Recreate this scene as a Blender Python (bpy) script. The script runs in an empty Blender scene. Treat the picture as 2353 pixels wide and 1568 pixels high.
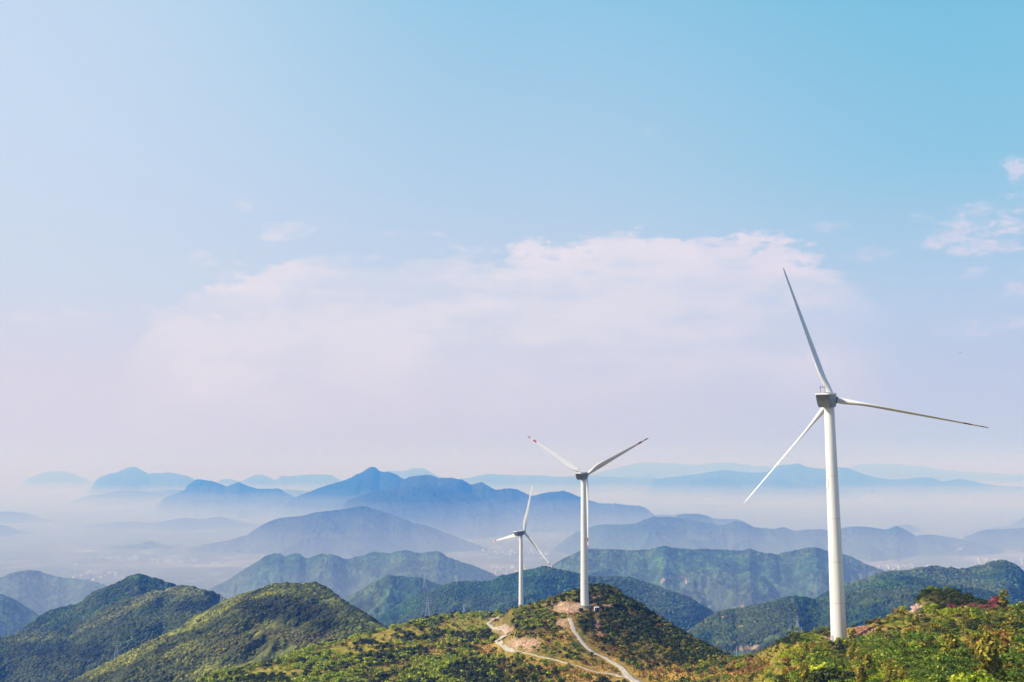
import bpy, math, random
import numpy as np
from mathutils import Vector, Matrix
R = math.radians
rng = np.random.default_rng(7)
random.seed(7)
scene = bpy.context.scene
COL = scene.collection

# ------------------------------------------------------------------ camera
CAM_Z = 700.0                       # metres above the valley floor
FPX, CX, CY = 2288.0, 1176.5, 784.0  # focal length and centre in a 2353 px wide photograph
PIT = math.atan((1090.0 - 784.0) / FPX)
cd = bpy.data.cameras.new('camera')
cam = bpy.data.objects.new('camera', cd); COL.objects.link(cam)
cam.location = (0, 0, CAM_Z)
cam.rotation_euler = (math.pi / 2 + PIT, 0, 0)
cd.sensor_width = 36.0; cd.lens = 36.0 * FPX / 2353.0
cd.clip_start = 0.5; cd.clip_end = 200000.0
scene.camera = cam

# ------------------------------------------------------------------ render settings
scene.render.engine = 'CYCLES'
cy = scene.cycles
cy.use_denoising = True
cy.max_bounces = 8; cy.diffuse_bounces = 2; cy.glossy_bounces = 2
cy.transparent_max_bounces = 16; cy.volume_bounces = 6
cy.sample_clamp_indirect = 6.0
scene.view_settings.view_transform = 'Standard'
scene.view_settings.look = 'None'
scene.view_settings.exposure = 0.0
scene.view_settings.gamma = 1.0
scene.view_settings.use_curve_mapping = False

# ------------------------------------------------------------------ sun
SUN_EL, SUN_AZ = R(39), R(-96)     # azimuth measured from +Y (view axis), minus = to the left
sd = Vector((math.sin(SUN_AZ) * math.cos(SUN_EL), math.cos(SUN_AZ) * math.cos(SUN_EL), math.sin(SUN_EL)))
sl = bpy.data.lights.new('sun', 'SUN'); sl.energy = 5.0; sl.angle = R(0.5); sl.color = (1.0, 0.93, 0.88)
so = bpy.data.objects.new('sun', sl); COL.objects.link(so)
so.rotation_euler = sd.to_track_quat('Z', 'Y').to_euler()

# ------------------------------------------------------------------ node helper
class NT:
    def __init__(s, tree): s.t = tree
    def n(s, typ, **k):
        x = s.t.nodes.new(typ)
        for a, b in k.items(): setattr(x, a, b)
        return x
    def put(s, sock, v):
        if v is None: return
        if hasattr(v, 'node'): s.t.links.new(v, sock)
        else: sock.default_value = v
    def m(s, op, a, b=None, c=None, clamp=False):
        x = s.n('ShaderNodeMath', operation=op); x.use_clamp = clamp
        s.put(x.inputs[0], a); s.put(x.inputs[1], b); s.put(x.inputs[2], c)
        return x.outputs[0]
    def mix(s, f, a, b, blend='MIX'):
        x = s.n('ShaderNodeMix', data_type='RGBA', blend_type=blend)
        s.put(x.inputs[0], f); s.put(x.inputs[6], a); s.put(x.inputs[7], b)
        return x.outputs[2]
    def noise(s, vec, scale, detail=4, rough=.55, w=None, dist=0.0):
        x = s.n('ShaderNodeTexNoise')
        s.put(x.inputs['Vector'], vec); s.put(x.inputs['Scale'], scale)
        s.put(x.inputs['Detail'], detail); s.put(x.inputs['Roughness'], rough); s.put(x.inputs['Distortion'], dist)
        return x.outputs['Fac']
    def sm(s, v, a, b, c=0.0, d=1.0):
        x = s.n('ShaderNodeMapRange', interpolation_type='SMOOTHSTEP')
        s.put(x.inputs[0], v)
        for i, q in enumerate((a, b, c, d)): s.put(x.inputs[i + 1], q)
        return x.outputs[0]
    def comb(s, a, b, c=0.0):
        x = s.n('ShaderNodeCombineXYZ'); s.put(x.inputs[0], a); s.put(x.inputs[1], b); s.put(x.inputs[2], c)
        return x.outputs[0]

def lin(r, g, b):
    f = lambda c: c / 12.92 if c <= .04045 else ((c + .055) / 1.055) ** 2.4
    return (f(r / 255), f(g / 255), f(b / 255), 1.0)

# ------------------------------------------------------------------ world: daylight sky with thin cloud
world = bpy.data.worlds.new('World'); scene.world = world; world.use_nodes = True
wt = world.node_tree; wt.nodes.clear(); N = NT(wt)
WS = 0.12
tc = N.n('ShaderNodeTexCoord'); sep = N.n('ShaderNodeSeparateXYZ'); wt.links.new(tc.outputs['Generated'], sep.inputs[0])
az = N.m('ARCTAN2', sep.outputs[0], sep.outputs[1])
el = N.m('ARCSINE', sep.outputs[2])
azd = N.m('MULTIPLY', az, 57.2958); eld = N.m('MULTIPLY', el, 57.2958)
sky = N.n('ShaderNodeTexSky', sky_type='NISHITA'); sky.sun_disc = False
sky.sun_elevation = SUN_EL; sky.sun_rotation = SUN_AZ; sky.altitude = 700; sky.air_density = 1.0; sky.dust_density = 1.5; sky.ozone_density = 1.5
def ramp(v, stops):
    x = N.n('ShaderNodeValToRGB'); N.put(x.inputs[0], v); e = x.color_ramp.elements
    while len(e) < len(stops): e.new(0.5)
    for i, (p, c) in enumerate(stops): e[i].position = p; e[i].color = c
    return x.outputs[0]
ev = N.m('DIVIDE', eld, 40.0, clamp=True)
skyL = ramp(ev, [(0, lin(215, 211, 233)), (.12, lin(217, 214, 234)), (.25, lin(206, 218, 241)), (.45, lin(200, 219, 244)), (.68, lin(194, 217, 243)), (1, lin(140, 185, 225))])
skyC = ramp(ev, [(0, lin(206, 204, 230)), (.12, lin(209, 209, 233)), (.25, lin(196, 210, 236)), (.42, lin(176, 206, 236)), (.68, lin(144, 198, 230)), (1, lin(70, 130, 190))])
skyR = ramp(ev, [(0, lin(192, 197, 226)), (.12, lin(190, 199, 231)), (.22, lin(182, 203, 236)), (.42, lin(140, 197, 228)), (.68, lin(114, 188, 222)), (1, lin(45, 100, 165))])
wL = N.sm(azd, -30, 2); wR = N.sm(azd, 0, 28)
grad = N.mix(wR, N.mix(wL, skyL, skyC), skyR)
# zenith and the sky outside the view go over to the darker sky texture
away = N.sm(N.m('ABSOLUTE', azd), 38, 75, 1.0, .12)      # unseen sky darkened to lower the ambient fill
hz = N.m('MULTIPLY', N.sm(eld, 27, 40, 1.0, 0.0), away)
skyraw = N.mix(1.0, sky.outputs[0], (WS, WS, WS, 1), 'MULTIPLY')
base = N.mix(hz, skyraw, grad)
# clouds: an edge curve over azimuth broken up by noise, wisps around it
nv = N.comb(N.m('MULTIPLY', azd, .09), N.m('MULTIPLY', eld, .22))
n1 = N.noise(nv, 1.6, 7, .58, dist=.25)
n2 = N.noise(N.comb(N.m('MULTIPLY', azd, .09), N.m('MULTIPLY', eld, .30), 4.0), 3.4, 7, .6, dist=.3)
n3 = N.noise(N.comb(N.m('MULTIPLY', azd, .09), N.m('MULTIPLY', eld, .16), 7.0), 10.5, 5, .62, dist=.4)
nn = N.m('ADD', N.m('ADD', N.m('MULTIPLY', N.m('SUBTRACT', n1, .5), 3.6), N.m('MULTIPLY', N.m('SUBTRACT', n2, .5), 3.4)), N.m('MULTIPLY', N.m('SUBTRACT', n3, .5), 2.4))
def pix2ang(px, py):
    u = (px - CX) / FPX; v = (CY - py) / FPX
    x, y, z = u, math.cos(PIT) - v * math.sin(PIT), math.sin(PIT) + v * math.cos(PIT)
    return math.degrees(math.atan2(x, y)), math.degrees(math.asin(z / math.sqrt(x * x + y * y + z * z)))
edge = [(-200, 1060), (150, 960), (330, 760), (430, 655), (520, 618), (700, 590), (860, 580), (940, 592), (1040, 566), (1110, 588), (1250, 550), (1400, 528), (1500, 526), (1600, 545), (1720, 532), (1850, 562), (1950, 612), (2040, 700), (2200, 800), (2353, 860), (2500, 960)]
fc = N.n('ShaderNodeFloatCurve'); cv = fc.mapping.curves[0]
N.put(fc.inputs['Value'], N.m('DIVIDE', N.m('ADD', azd, 40), 80.0, clamp=True))
epts = [((pix2ang(a, b)[0] + 40) / 80, pix2ang(a, b)[1] / 30) for a, b in edge]
cv.points[0].location = (0, 0); cv.points[1].location = (1, 0)
for p in epts: cv.points.new(*p)
fc.mapping.update()
ed = N.m('MULTIPLY', fc.outputs[0], 30.0)
dep = N.m('ADD', N.m('SUBTRACT', ed, eld), nn)          # degrees below the cloud top
cl = N.m('MULTIPLY', N.m('MULTIPLY', N.sm(dep, -.15, .85), N.sm(dep, .5, 3.5, 1.0, .72)), N.sm(N.m('SUBTRACT', ed, eld), 5.0, 11.0, 1.0, 0.0))
cl = N.m('MULTIPLY', cl, N.m('MULTIPLY', N.sm(azd, -23, -17.5), N.sm(azd, 16, 22, 1.0, .0)))
body = N.sm(N.noise(N.comb(N.m('MULTIPLY', azd, .07), N.m('MULTIPLY', eld, .2), 9.0), 1.5, 6, .6), .38, .60, .35, 1.0)
cl = N.m('MULTIPLY', cl, body)
def wisp(px, py, rx, ry, st):
    a0, e0 = pix2ang(px, py); k = 57.2958 / FPX
    dx = N.m('DIVIDE', N.m('SUBTRACT', azd, a0), rx * k); dy = N.m('DIVIDE', N.m('SUBTRACT', eld, e0), ry * k)
    d = N.m('SQRT', N.m('ADD', N.m('MULTIPLY', dx, dx), N.m('MULTIPLY', dy, dy)))
    d = N.m('ADD', d, N.m('MULTIPLY', nn, -.62))
    return N.m('MULTIPLY', N.m('MULTIPLY', N.sm(d, .1, 1.1, 1.0, 0.0), N.sm(n3, .36, .60, .25, 1.15)), st)
for w_ in [(562, 470, 38, 20, .5), (462, 598, 32, 26, .4), (690, 528, 110, 22, .38), (640, 548, 60, 14, .5), (900, 536, 60, 12, .3), (1000, 540, 40, 10, .3), (500, 728, 160, 44, .7), (80, 725, 170, 30, .35),
           (530, 830, 210, 55, .45), (2290, 515, 130, 56, .68), (2200, 545, 60, 26, .6), (2260, 478, 60, 18, .5), (2320, 560, 50, 20, .6), (2345, 385, 30, 26, .6), (2350, 450, 50, 30, .5), (2230, 620, 60, 18, .35), (2345, 650, 40, 40, .5),
           (1900, 520, 50, 16, .25), (1990, 590, 60, 18, .35), (1500, 300, 30, 14, .18), (2290, 750, 120, 26, .35)]:
    cl = N.m('MAXIMUM', cl, wisp(*w_))
cloudc = N.mix(wR, lin(232, 228, 242), lin(224, 219, 242))
fin = N.mix(N.m('MULTIPLY', cl, .98), base, cloudc)
fin = N.mix(1.0, fin, (1 / WS, 1 / WS, 1 / WS, 1), 'MULTIPLY')
bg = N.n('ShaderNodeBackground'); N.put(bg.inputs[0], fin); bg.inputs[1].default_value = WS
wo = N.n('ShaderNodeOutputWorld'); wt.links.new(bg.outputs[0], wo.inputs[0])

# ------------------------------------------------------------------ geometry helpers
CP, SP = math.cos(PIT), math.sin(PIT)
def pt(px, py, Y):
    """world point at depth Y (metres along +Y) seen at photograph pixel px,py"""
    px = np.asarray(px, float); py = np.asarray(py, float)
    u = (px - CX) / FPX; v = (CY - py) / FPX
    yy = CP - v * SP
    return u / yy * Y, np.asarray(Y, float) + 0 * u, CAM_Z + (SP + v * CP) / yy * Y
def proj(X, Y, Z):
    z = np.asarray(Z) - CAM_Z
    yc = Y * CP + z * SP; zc = -Y * SP + z * CP
    return CX + FPX * X / yc, CY - FPX * zc / yc

def mesh_np(name, V, F, mats, parent=None, smooth=False, cols=None, matidx=None):
    """V (n,3); F (m,k) one face size; cols (n,3) point colours"""
    me = bpy.data.meshes.new(name)
    V = np.ascontiguousarray(V, np.float32); F = np.ascontiguousarray(F, np.int32)
    m, k = F.shape
    me.vertices.add(len(V)); me.vertices.foreach_set('co', V.ravel())
    me.loops.add(m * k); me.loops.foreach_set('vertex_index', F.ravel())
    me.polygons.add(m)
    me.polygons.foreach_set('loop_start', np.arange(0, m * k, k, dtype=np.int32))
    try: me.polygons.foreach_set('loop_total', np.full(m, k, np.int32))
    except Exception: pass
    if smooth: me.polygons.foreach_set('use_smooth', np.ones(m, bool))
    for mm in (mats if isinstance(mats, (list, tuple)) else [mats]): me.materials.append(mm)
    if matidx is not None: me.polygons.foreach_set('material_index', np.asarray(matidx, np.int32))
    if cols is not None:
        a = me.color_attributes.new('col', 'FLOAT_COLOR', 'POINT')
        c = np.ones((len(V), 4), np.float32); c[:, :3] = cols
        a.data.foreach_set('color', c.ravel())
    me.update(calc_edges=True)
    o = bpy.data.objects.new(name, me); COL.objects.link(o)
    if parent is not None: o.parent = parent
    return o

def tag(o, label=None, cat=None, group=None, kind=None):
    if label: o['label'] = label
    if cat: o['category'] = cat
    if group: o['group'] = group
    if kind: o['kind'] = kind
    return o
def thing(name, label, cat, loc=(0, 0, 0), rotz=0.0, group=None):
    o = bpy.data.objects.new(name, None); COL.objects.link(o)
    o.location = loc; o.rotation_euler = (0, 0, rotz); o.empty_display_size = 1.0
    return tag(o, label, cat, group)

# numpy value noise -------------------------------------------------
def _hash(ix, iy, s):
    h = (ix.astype(np.int64) * 374761393 + iy.astype(np.int64) * 668265263 + s * 144664777) & 0xffffffff
    h = ((h ^ (h >> 13)) * 1274126177) & 0xffffffff
    h = (h ^ (h >> 16)) & 0xffffffff
    return h / 4294967295.0
def vnoise(x, y, s=0):
    xi = np.floor(x); yi = np.floor(y); fx = x - xi; fy = y - yi
    fx = fx * fx * fx * (fx * (fx * 6 - 15) + 10); fy = fy * fy * fy * (fy * (fy * 6 - 15) + 10)
    xi = xi.astype(np.int64); yi = yi.astype(np.int64)
    a = _hash(xi, yi, s); b = _hash(xi + 1, yi, s); c = _hash(xi, yi + 1, s); d = _hash(xi + 1, yi + 1, s)
    return (a + (b - a) * fx) * (1 - fy) + (c + (d - c) * fx) * fy
def fbm(x, y, oct=4, s=0, gain=.5):
    r = 0; a = 1; t = 0
    for i in range(oct):
        r = r + a * (vnoise(x, y, s + i * 17) * 2 - 1); t += a; a *= gain
        x, y = (x * 1.62 + y * 1.2) , (y * 1.62 - x * 1.2)
    return r / t
def ridged(x, y, oct=4, s=0):
    r = 0; a = 1; t = 0
    for i in range(oct):
        n = 1 - np.abs(vnoise(x, y, s + i * 13) * 2 - 1) * 1.0
        r = r + a * n; t += a; a *= .5
        x, y = (x * 1.62 + y * 1.2), (y * 1.62 - x * 1.2)
    return r / t
def sstep(a, b, x):
    t = np.clip((x - a) / (b - a), 0, 1); return t * t * (3 - 2 * t)

# ------------------------------------------------------------------ materials
def newmat(name):
    m = bpy.data.materials.new(name); m.use_nodes = True
    t = m.node_tree; b = t.nodes['Principled BSDF']; return m, NT(t), b
def mat_plain(name, col, rough=.5, metal=0.0, spec=.5, var=0.0, vscale=2.0, streak=False):
    m, n, b = newmat(name)
    b.inputs['Roughness'].default_value = rough; b.inputs['Metallic'].default_value = metal
    b.inputs['Specular IOR Level'].default_value = spec
    c = (*col, 1.0) if len(col) == 3 else col
    if var:
        t = n.n('ShaderNodeTexCoord'); v = t.outputs['Object']
        if streak:
            mp = n.n('ShaderNodeMapping'); mp.inputs['Scale'].default_value = (1.2, 1.2, .06); n.put(mp.inputs[0], v); v = mp.outputs[0]
        f = n.noise(v, vscale, 5, .6)
        d = tuple(x * (1 - var) for x in c[:3]) + (1,)
        n.put(b.inputs['Base Color'], n.mix(n.sm(f, .35, .7), c, d))
    else: b.inputs['Base Color'].default_value = c
    return m
def mat_attr(name, rough=.85, nscale=.6, amt=.5, bump=0.0, spec=.15, trans=0.0, nscale2=None):
    """colour from the point attribute, broken up by procedural noise in metres"""
    m, n, b = newmat(name)
    b.inputs['Roughness'].default_value = rough; b.inputs['Specular IOR Level'].default_value = spec
    a = n.n('ShaderNodeAttribute', attribute_name='col'); g = n.n('ShaderNodeNewGeometry')
    f = n.noise(g.outputs['Position'], nscale, 5, .65)
    mul = n.sm(f, .28, .72, 1 - amt, 1 + amt)
    if nscale2:
        f2 = n.noise(g.outputs['Position'], nscale2, 3, .6)
        mul = n.m('MULTIPLY', mul, n.sm(f2, .3, .7, 1 - amt * .7, 1 + amt * .7))
    c = n.mix(1.0, a.outputs['Color'], n.comb(mul, mul, mul), 'MULTIPLY')
    n.put(b.inputs['Base Color'], c)
    if bump:
        bp = n.n('ShaderNodeBump'); bp.inputs['Strength'].default_value = .6; bp.inputs['Distance'].default_value = bump
        n.put(bp.inputs['Height'], f); n.put(b.inputs['Normal'], bp.outputs[0])
    if trans:
        tr = n.n('ShaderNodeBsdfTranslucent'); n.put(tr.inputs[0], c)
        mx = n.n('ShaderNodeMixShader'); mx.inputs[0].default_value = trans
        n.t.links.new(b.outputs[0], mx.inputs[1]); n.t.links.new(tr.outputs[0], mx.inputs[2])
        out = [q for q in n.t.nodes if q.type == 'OUTPUT_MATERIAL'][0]
        n.t.links.new(mx.outputs[0], out.inputs[0])
    return m
M_FAR = mat_attr('far_forest', nscale=.02, amt=.45, rough=.95, bump=12.0)
M_MID = mat_attr('mid_forest', nscale=.07, amt=.75, rough=.95, bump=6.0, nscale2=.018)
M_CAN = mat_attr('tree_canopy', nscale=.5, amt=.45, rough=.9)
M_GND = mat_attr('scrub_ground', nscale=.55, amt=.45, rough=.95, bump=.35, nscale2=2.2)
M_LEAF = mat_attr('leaves', nscale=1.2, amt=.3, rough=.6, spec=.25, trans=.25)
M_BARK = mat_plain('bark', (.10, .07, .045), .9, var=.4, vscale=4)
M_FLOOR = mat_attr('valley_floor', nscale=.004, amt=.25, rough=.95, nscale2=.02)

# ------------------------------------------------------------------ distant hills and ridges
GREEN = np.array([.050, .085, .030]); DARK = np.array([.018, .038, .020]); OLIVE = np.array([.10, .105, .035]); EARTH = np.array([.36, .25, .17])
RIDGES = {}
def interp_smooth(x, xp, yp):
    """monotone cubic through the points"""
    xp = np.asarray(xp, float); yp = np.asarray(yp, float)
    h = np.diff(xp); d = np.diff(yp) / h
    m = np.zeros(len(xp)); m[1:-1] = np.where(d[:-1] * d[1:] > 0, 2 * d[:-1] * d[1:] / (d[:-1] + d[1:] + 1e-30), 0)
    m[0], m[-1] = d[0], d[-1]
    i = np.clip(np.searchsorted(xp, x) - 1, 0, len(xp) - 2); t = (x - xp[i]) / h[i]
    t = np.clip(t, 0, 1)
    return ((2*t**3 - 3*t**2 + 1) * yp[i] + (t**3 - 2*t**2 + t) * h[i] * m[i] + (-2*t**3 + 3*t**2) * yp[i+1] + (t**3 - t**2) * h[i] * m[i+1])
def ridge(name, Y, pts, step=2.0, front=900, back=900, k=.5, w=40, gully=220, gamp=.7, wob=.03, rows=90, mat=None, seed=1, c0=GREEN, c1=DARK, cs=120, fine=0.0, scars=(), outline=.6, patches=()):
    P = np.array(pts, float)
    Ys = P[:, 2] * 1000 if P.shape[1] > 2 else np.full(len(P), Y * 1000.0)
    if seed >= 8: rows = int(rows * 2.2)
    else: outline = .7; rows *= 2
    n = int((P[-1, 0] - P[0, 0]) / step) + 2
    px = np.linspace(P[0, 0], P[-1, 0], n)
    py = interp_smooth(px, P[:, 0], P[:, 1]); Yc = np.interp(px, P[:, 0], Ys)
    py = py + outline * fbm(px / 9.0, px * 0 + seed, 4, seed) * 2
    Yc = Yc * (1 + wob * fbm(px / 120.0, px * 0 + seed * 3.1, 3, seed + 5))
    X0, Y0, Z0 = pt(px, py, Yc)
    if seed < 19 or seed > 30:      # both ends of a distant range run down into the valley
        we = min(30.0, .16 * (px[-1] - px[0])); e0 = np.clip((px - px[0]) / we, 0, 1); e1 = np.clip((px[-1] - px) / we, 0, 1)
        Z0 = Z0 * (1 - (1 - e0) ** 2 * .9) * (1 - (1 - e1) ** 2 * .9)
    u = X0 / Y0
    s = np.linspace(-1, 1, rows); t = np.sign(s) * np.abs(s) ** 1.5
    T = np.where(t < 0, t * front, t * back)[None, :]
    Yg = Y0[:, None] + T; Xg = u[:, None] * Yg
    # spurs and gullies: ridged noise across the slope, stretched downhill
    a = np.abs(T)
    wx = Xg + gully * .7 * fbm(Xg / gully / 1.3, Yg / gully / 1.3, 3, seed + 33); wy = Yg + gully * .7 * fbm(Xg / gully / 1.3, Yg / gully / 1.3, 3, seed + 34)
    gn = fbm(wx / gully, wy / (gully * 1.5), 4, seed + 40)
    sk = ((seed * 37) % 100) / 100 * 1.2 - .6
    rg = ridged((wx + sk * wy) / gully * .75, wy / (gully * 1.7), 5, seed + 60) - .55
    drop = k * (np.sqrt(a * a + w * w) - w)
    Zg = Z0[:, None] - drop * (1 + .35 * gn) + gamp * np.minimum(a, 3 * gully) * .55 * rg * sstep(0, gully * .6, a)
    if fine: Zg = Zg + fine * (fbm(Xg / (fine * 3), Yg / (fine * 3), 3, seed + 3)) * 1.2
    ext = np.minimum(px - px[0], px[-1] - px)[:, None]
    V = np.stack([Xg, Yg, Zg], -1).reshape(-1, 3)
    nc, nr = n, rows
    idx = np.arange(nc * nr).reshape(nc, nr)
    F = np.stack([idx[:-1, :-1], idx[1:, :-1], idx[1:, 1:], idx[:-1, 1:]], -1).reshape(-1, 4)
    cn = .5 + .5 * np.clip(1.7 * fbm(Xg / cs, Yg / cs, 5, seed + 90, .6), -1, 1)
    C = c1[None, None] + (c0 - c1)[None, None] * cn[..., None]
    on = sstep(.25, .7, .5 + .5 * fbm(Xg / (cs * 3), Yg / (cs * 3), 3, seed + 7)) * .45
    C = C * (1 - on[..., None]) + OLIVE * on[..., None]
    if len(scars):
        PX, PY = proj(Xg, Yg, Zg)
        for (sx, sy, rx, ry) in scars:
            d = np.hypot((PX - sx) / rx, (PY - sy) / ry) + .55 * fbm(Xg / 25, Yg / 25, 3, 5)
            q = (1 - sstep(.6, .95, d))[..., None]
            C = C * (1 - q) + EARTH * q
    if len(patches):
        PX, PY = proj(Xg, Yg, Zg); jit = .35 * fbm(Xg / cs, Yg / cs, 3, seed + 5)
        for (sx, sy, rx, ry, an, pc, st) in patches:
            ca, sa = math.cos(R(an)), math.sin(R(an)); dx, dy = PX - sx, PY - sy
            d = np.hypot((dx * ca - dy * sa) / rx, (dx * sa + dy * ca) / ry) + jit
            q = ((1 - sstep(.45, 1.05, d)) * st)[..., None]
            C = C * (1 - q) + np.array(pc) * q * (.7 + .6 * cn[..., None])
    o = mesh_np(name, V, F, mat or M_FAR, smooth=True, cols=C.reshape(-1, 3))
    tag(o, kind='structure')
    RIDGES[name + str(seed)] = (V.reshape(nc, nr, 3), C)
    return V.reshape(nc, nr, 3), C

FARC = dict(c0=np.array([.025, .045, .035]), c1=np.array([.015, .03, .03]))
# very far ranges
ridge('mountain_range', 46, [(1300, 1098), (1370, 1088), (1420, 1074), (1450, 1068), (1482, 1063), (1540, 1065), (1600, 1069), (1655, 1063), (1740, 1071), (1800, 1076), (1900, 1078), (1945, 1075), (1990, 1066), (2040, 1066), (2110, 1071), (2170, 1080), (2260, 1087), (2400, 1094)], front=6000, back=3000, k=.25, w=300, gully=2500, rows=30, seed=1, cs=1500, **FARC)
ridge('mountain_range', 42, [(40, 1106), (75, 1096), (105, 1086), (133, 1083), (165, 1087), (195, 1100), (225, 1108)], front=4000, back=3000, k=.25, w=300, gully=2000, rows=30, seed=2, cs=1500, **FARC)
ridge('mountain_range', 34, [(480, 1112), (520, 1101), (553, 1106), (575, 1096), (595, 1091), (615, 1096), (633, 1103), (648, 1094), (664, 1095), (695, 1092), (726, 1090), (760, 1092), (785, 1104), (820, 1108), (870, 1096), (890, 1083), (922, 1083), (945, 1078), (965, 1076), (985, 1083), (1008, 1095), (1040, 1102), (1075, 1099), (1100, 1094), (1120, 1090), (1180, 1092), (1242, 1093), (1290, 1096), (1356, 1094), (1431, 1098), (1520, 1100), (1600, 1108)], front=6000, back=3000, k=.3, w=200, gully=1800, rows=40, seed=3, cs=1200, **FARC)
ridge('mountain_range', 29, [(200, 1112), (230, 1098), (252, 1089), (273, 1084), (288, 1077), (300, 1073), (312, 1074), (324, 1080), (345, 1089), (366, 1088), (388, 1086), (420, 1092), (445, 1100), (470, 1112)], front=5000, back=3000, k=.32, w=150, gully=1500, rows=40, seed=4, cs=1000, **FARC)
ridge('mountain_range', 29, [(1480, 1105), (1600, 1090), (1666, 1081), (1710, 1085), (1759, 1086), (1775, 1077), (1791, 1070), (1815, 1068), (1835, 1066), (1856, 1074), (1892, 1078), (1936, 1074), (1964, 1083), (2000, 1094), (2029, 1100), (2060, 1102), (2085, 1101), (2110, 1097), (2137, 1098), (2170, 1106), (2206, 1101), (2235, 1106), (2270, 1114), (2353, 1120), (2480, 1128)], front=6000, back=3000, k=.3, w=150, gully=1500, rows=40, seed=5, cs=1000, **FARC)
ridge('mountain_range', 20, [(410, 1130), (438, 1110), (452, 1102), (470, 1103), (490, 1107), (520, 1118), (560, 1135)], front=3000, back=2500, k=.35, w=80, gully=900, rows=50, seed=6, cs=600, **FARC)
ridge('mountain_range', 18.5, [(350, 1165), (373, 1147), (402, 1136), (425, 1126), (449, 1118), (478, 1115), (503, 1115), (517, 1119), (535, 1112), (548, 1109), (560, 1113), (575, 1119), (600, 1124), (635, 1123), (660, 1134), (700, 1152)], front=3500, back=2500, k=.35, w=70, gully=900, rows=60, seed=7, cs=500, **FARC)
ridge('mountain_range', 23, [(160, 1150), (240, 1134), (290, 1128), (340, 1131), (390, 1126), (440, 1129), (520, 1127), (600, 1124), (680, 1127), (760, 1134), (840, 1145)], front=4000, back=2500, k=.3, w=200, gully=1500, rows=40, seed=31, cs=900, **FARC)
BL = dict(c0=np.array([.030, .060, .035]), c1=np.array([.004, .014, .016]))  # tones set far apart so colour stands in for light and shade on slopes
ridge('mountain', 16, [(640, 1160), (692, 1138), (739, 1121), (765, 1112), (793, 1104), (815, 1094), (832, 1085), (845, 1077), (854, 1073), (864, 1077), (875, 1084), (893, 1085), (910, 1092), (929, 1102), (960, 1120), (1010, 1145)], front=3200, back=2600, k=.42, w=50, gully=700, rows=80, seed=8, cs=400, fine=12, step=1.5, **BL)
ridge('mountain', 13.5, [(900, 1118), (929, 1103), (947, 1096), (965, 1093), (980, 1092), (995, 1094), (1008, 1099), (1030, 1098), (1048, 1100), (1066, 1105), (1084, 1114), (1095, 1112), (1105, 1110), (1120, 1116), (1141, 1127), (1158, 1124), (1175, 1123), (1195, 1129), (1220, 1139), (1255, 1133), (1291, 1129), (1312, 1135), (1337, 1144), (1382, 1157), (1410, 1158), (1439, 1161), (1469, 1163), (1488, 1172), (1507, 1184), (1560, 1184), (1609, 1183), (1640, 1191), (1700, 1205)], front=3000, back=2600, k=.42, w=50, gully=600, rows=90, seed=9, cs=350, fine=10, step=1.5, **BL)
ridge('mountain', 12.3, [(770, 1165), (818, 1144), (847, 1134), (870, 1129), (900, 1124), (930, 1120), (950, 1119), (980, 1119), (1020, 1122), (1080, 1136), (1150, 1160)], front=2600, back=1200, k=.4, w=60, gully=500, rows=80, seed=10, cs=300, fine=10, step=1.5, **BL)
ridge('mountain', 11.5, [(1530, 1200), (1551, 1185), (1575, 1181), (1599, 1181), (1623, 1185), (1642, 1193), (1665, 1193), (1685, 1193), (1706, 1198), (1740, 1212)], front=2000, back=1200, k=.4, w=60, gully=500, rows=50, seed=11, cs=300, **BL)
ridge('mountain', 15, [(-120, 1172), (0, 1177), (47, 1177), (90, 1189), (150, 1205)], front=2600, back=1500, k=.35, w=70, gully=600, rows=50, seed=12, cs=300, **BL)
ridge('mountain', 12, [(-120, 1195), (0, 1206), (54, 1222), (108, 1235), (180, 1253), (220, 1268)], front=1500, back=1500, k=.35, w=70, gully=600, rows=50, seed=13, cs=300, **BL)
ridge('mountain', 9.7, [(180, 1288), (215, 1274), (251, 1258), (285, 1254), (316, 1251), (332, 1246), (345, 1243), (360, 1247), (377, 1253), (400, 1258), (430, 1264), (470, 1280)], front=900, back=1100, k=.36, w=60, gully=400, rows=70, seed=14, cs=220, fine=8, **BL)
ridge('mountain', 9.5, [(395, 1285), (424, 1270), (449, 1258), (485, 1249), (520, 1243), (560, 1233), (589, 1216), (617, 1200), (646, 1191), (689, 1187), (715, 1181), (743, 1176), (789, 1171), (812, 1167), (832, 1163), (843, 1165), (854, 1169), (875, 1175), (893, 1181), (929, 1194), (947, 1202), (983, 1210), (1010, 1220), (1037, 1230), (1073, 1244), (1120, 1262), (1145, 1278), (1165, 1295)], front=1300, back=1600, k=.42, w=50, gully=330, rows=110, seed=15, cs=180, fine=8, step=1.2, **BL)
ridge('mountain', 13, [(2225, 1226), (2253, 1215), (2290, 1211), (2319, 1208), (2335, 1200), (2353, 1191), (2420, 1170)], front=1800, back=1500, k=.4, w=60, gully=500, rows=60, seed=16, cs=300, **BL)
ridge('mountain', 12.5, [(2035, 1225), (2060, 1210), (2087, 1206), (2105, 1212), (2135, 1226)], front=1200, back=900, k=.35, w=60, gully=400, rows=40, seed=17, cs=300, **BL)
ridge('mountain', 10.2, [(2190, 1252), (2210, 1239), (2239, 1226), (2266, 1219), (2292, 1218), (2319, 1216), (2353, 1214), (2470, 1205)], front=1500, back=1500, k=.34, w=60, gully=400, rows=80, seed=18, cs=220, fine=8, **BL)
ridge('mountain', 13.4, [(100, 1228), (180, 1214), (240, 1204), (300, 1199), (345, 1203), (390, 1196), (430, 1190), (465, 1194), (500, 1188), (545, 1197), (600, 1208), (680, 1222)], front=1800, back=1500, k=.3, w=90, gully=600, rows=50, seed=32, cs=400, **BL)
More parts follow.
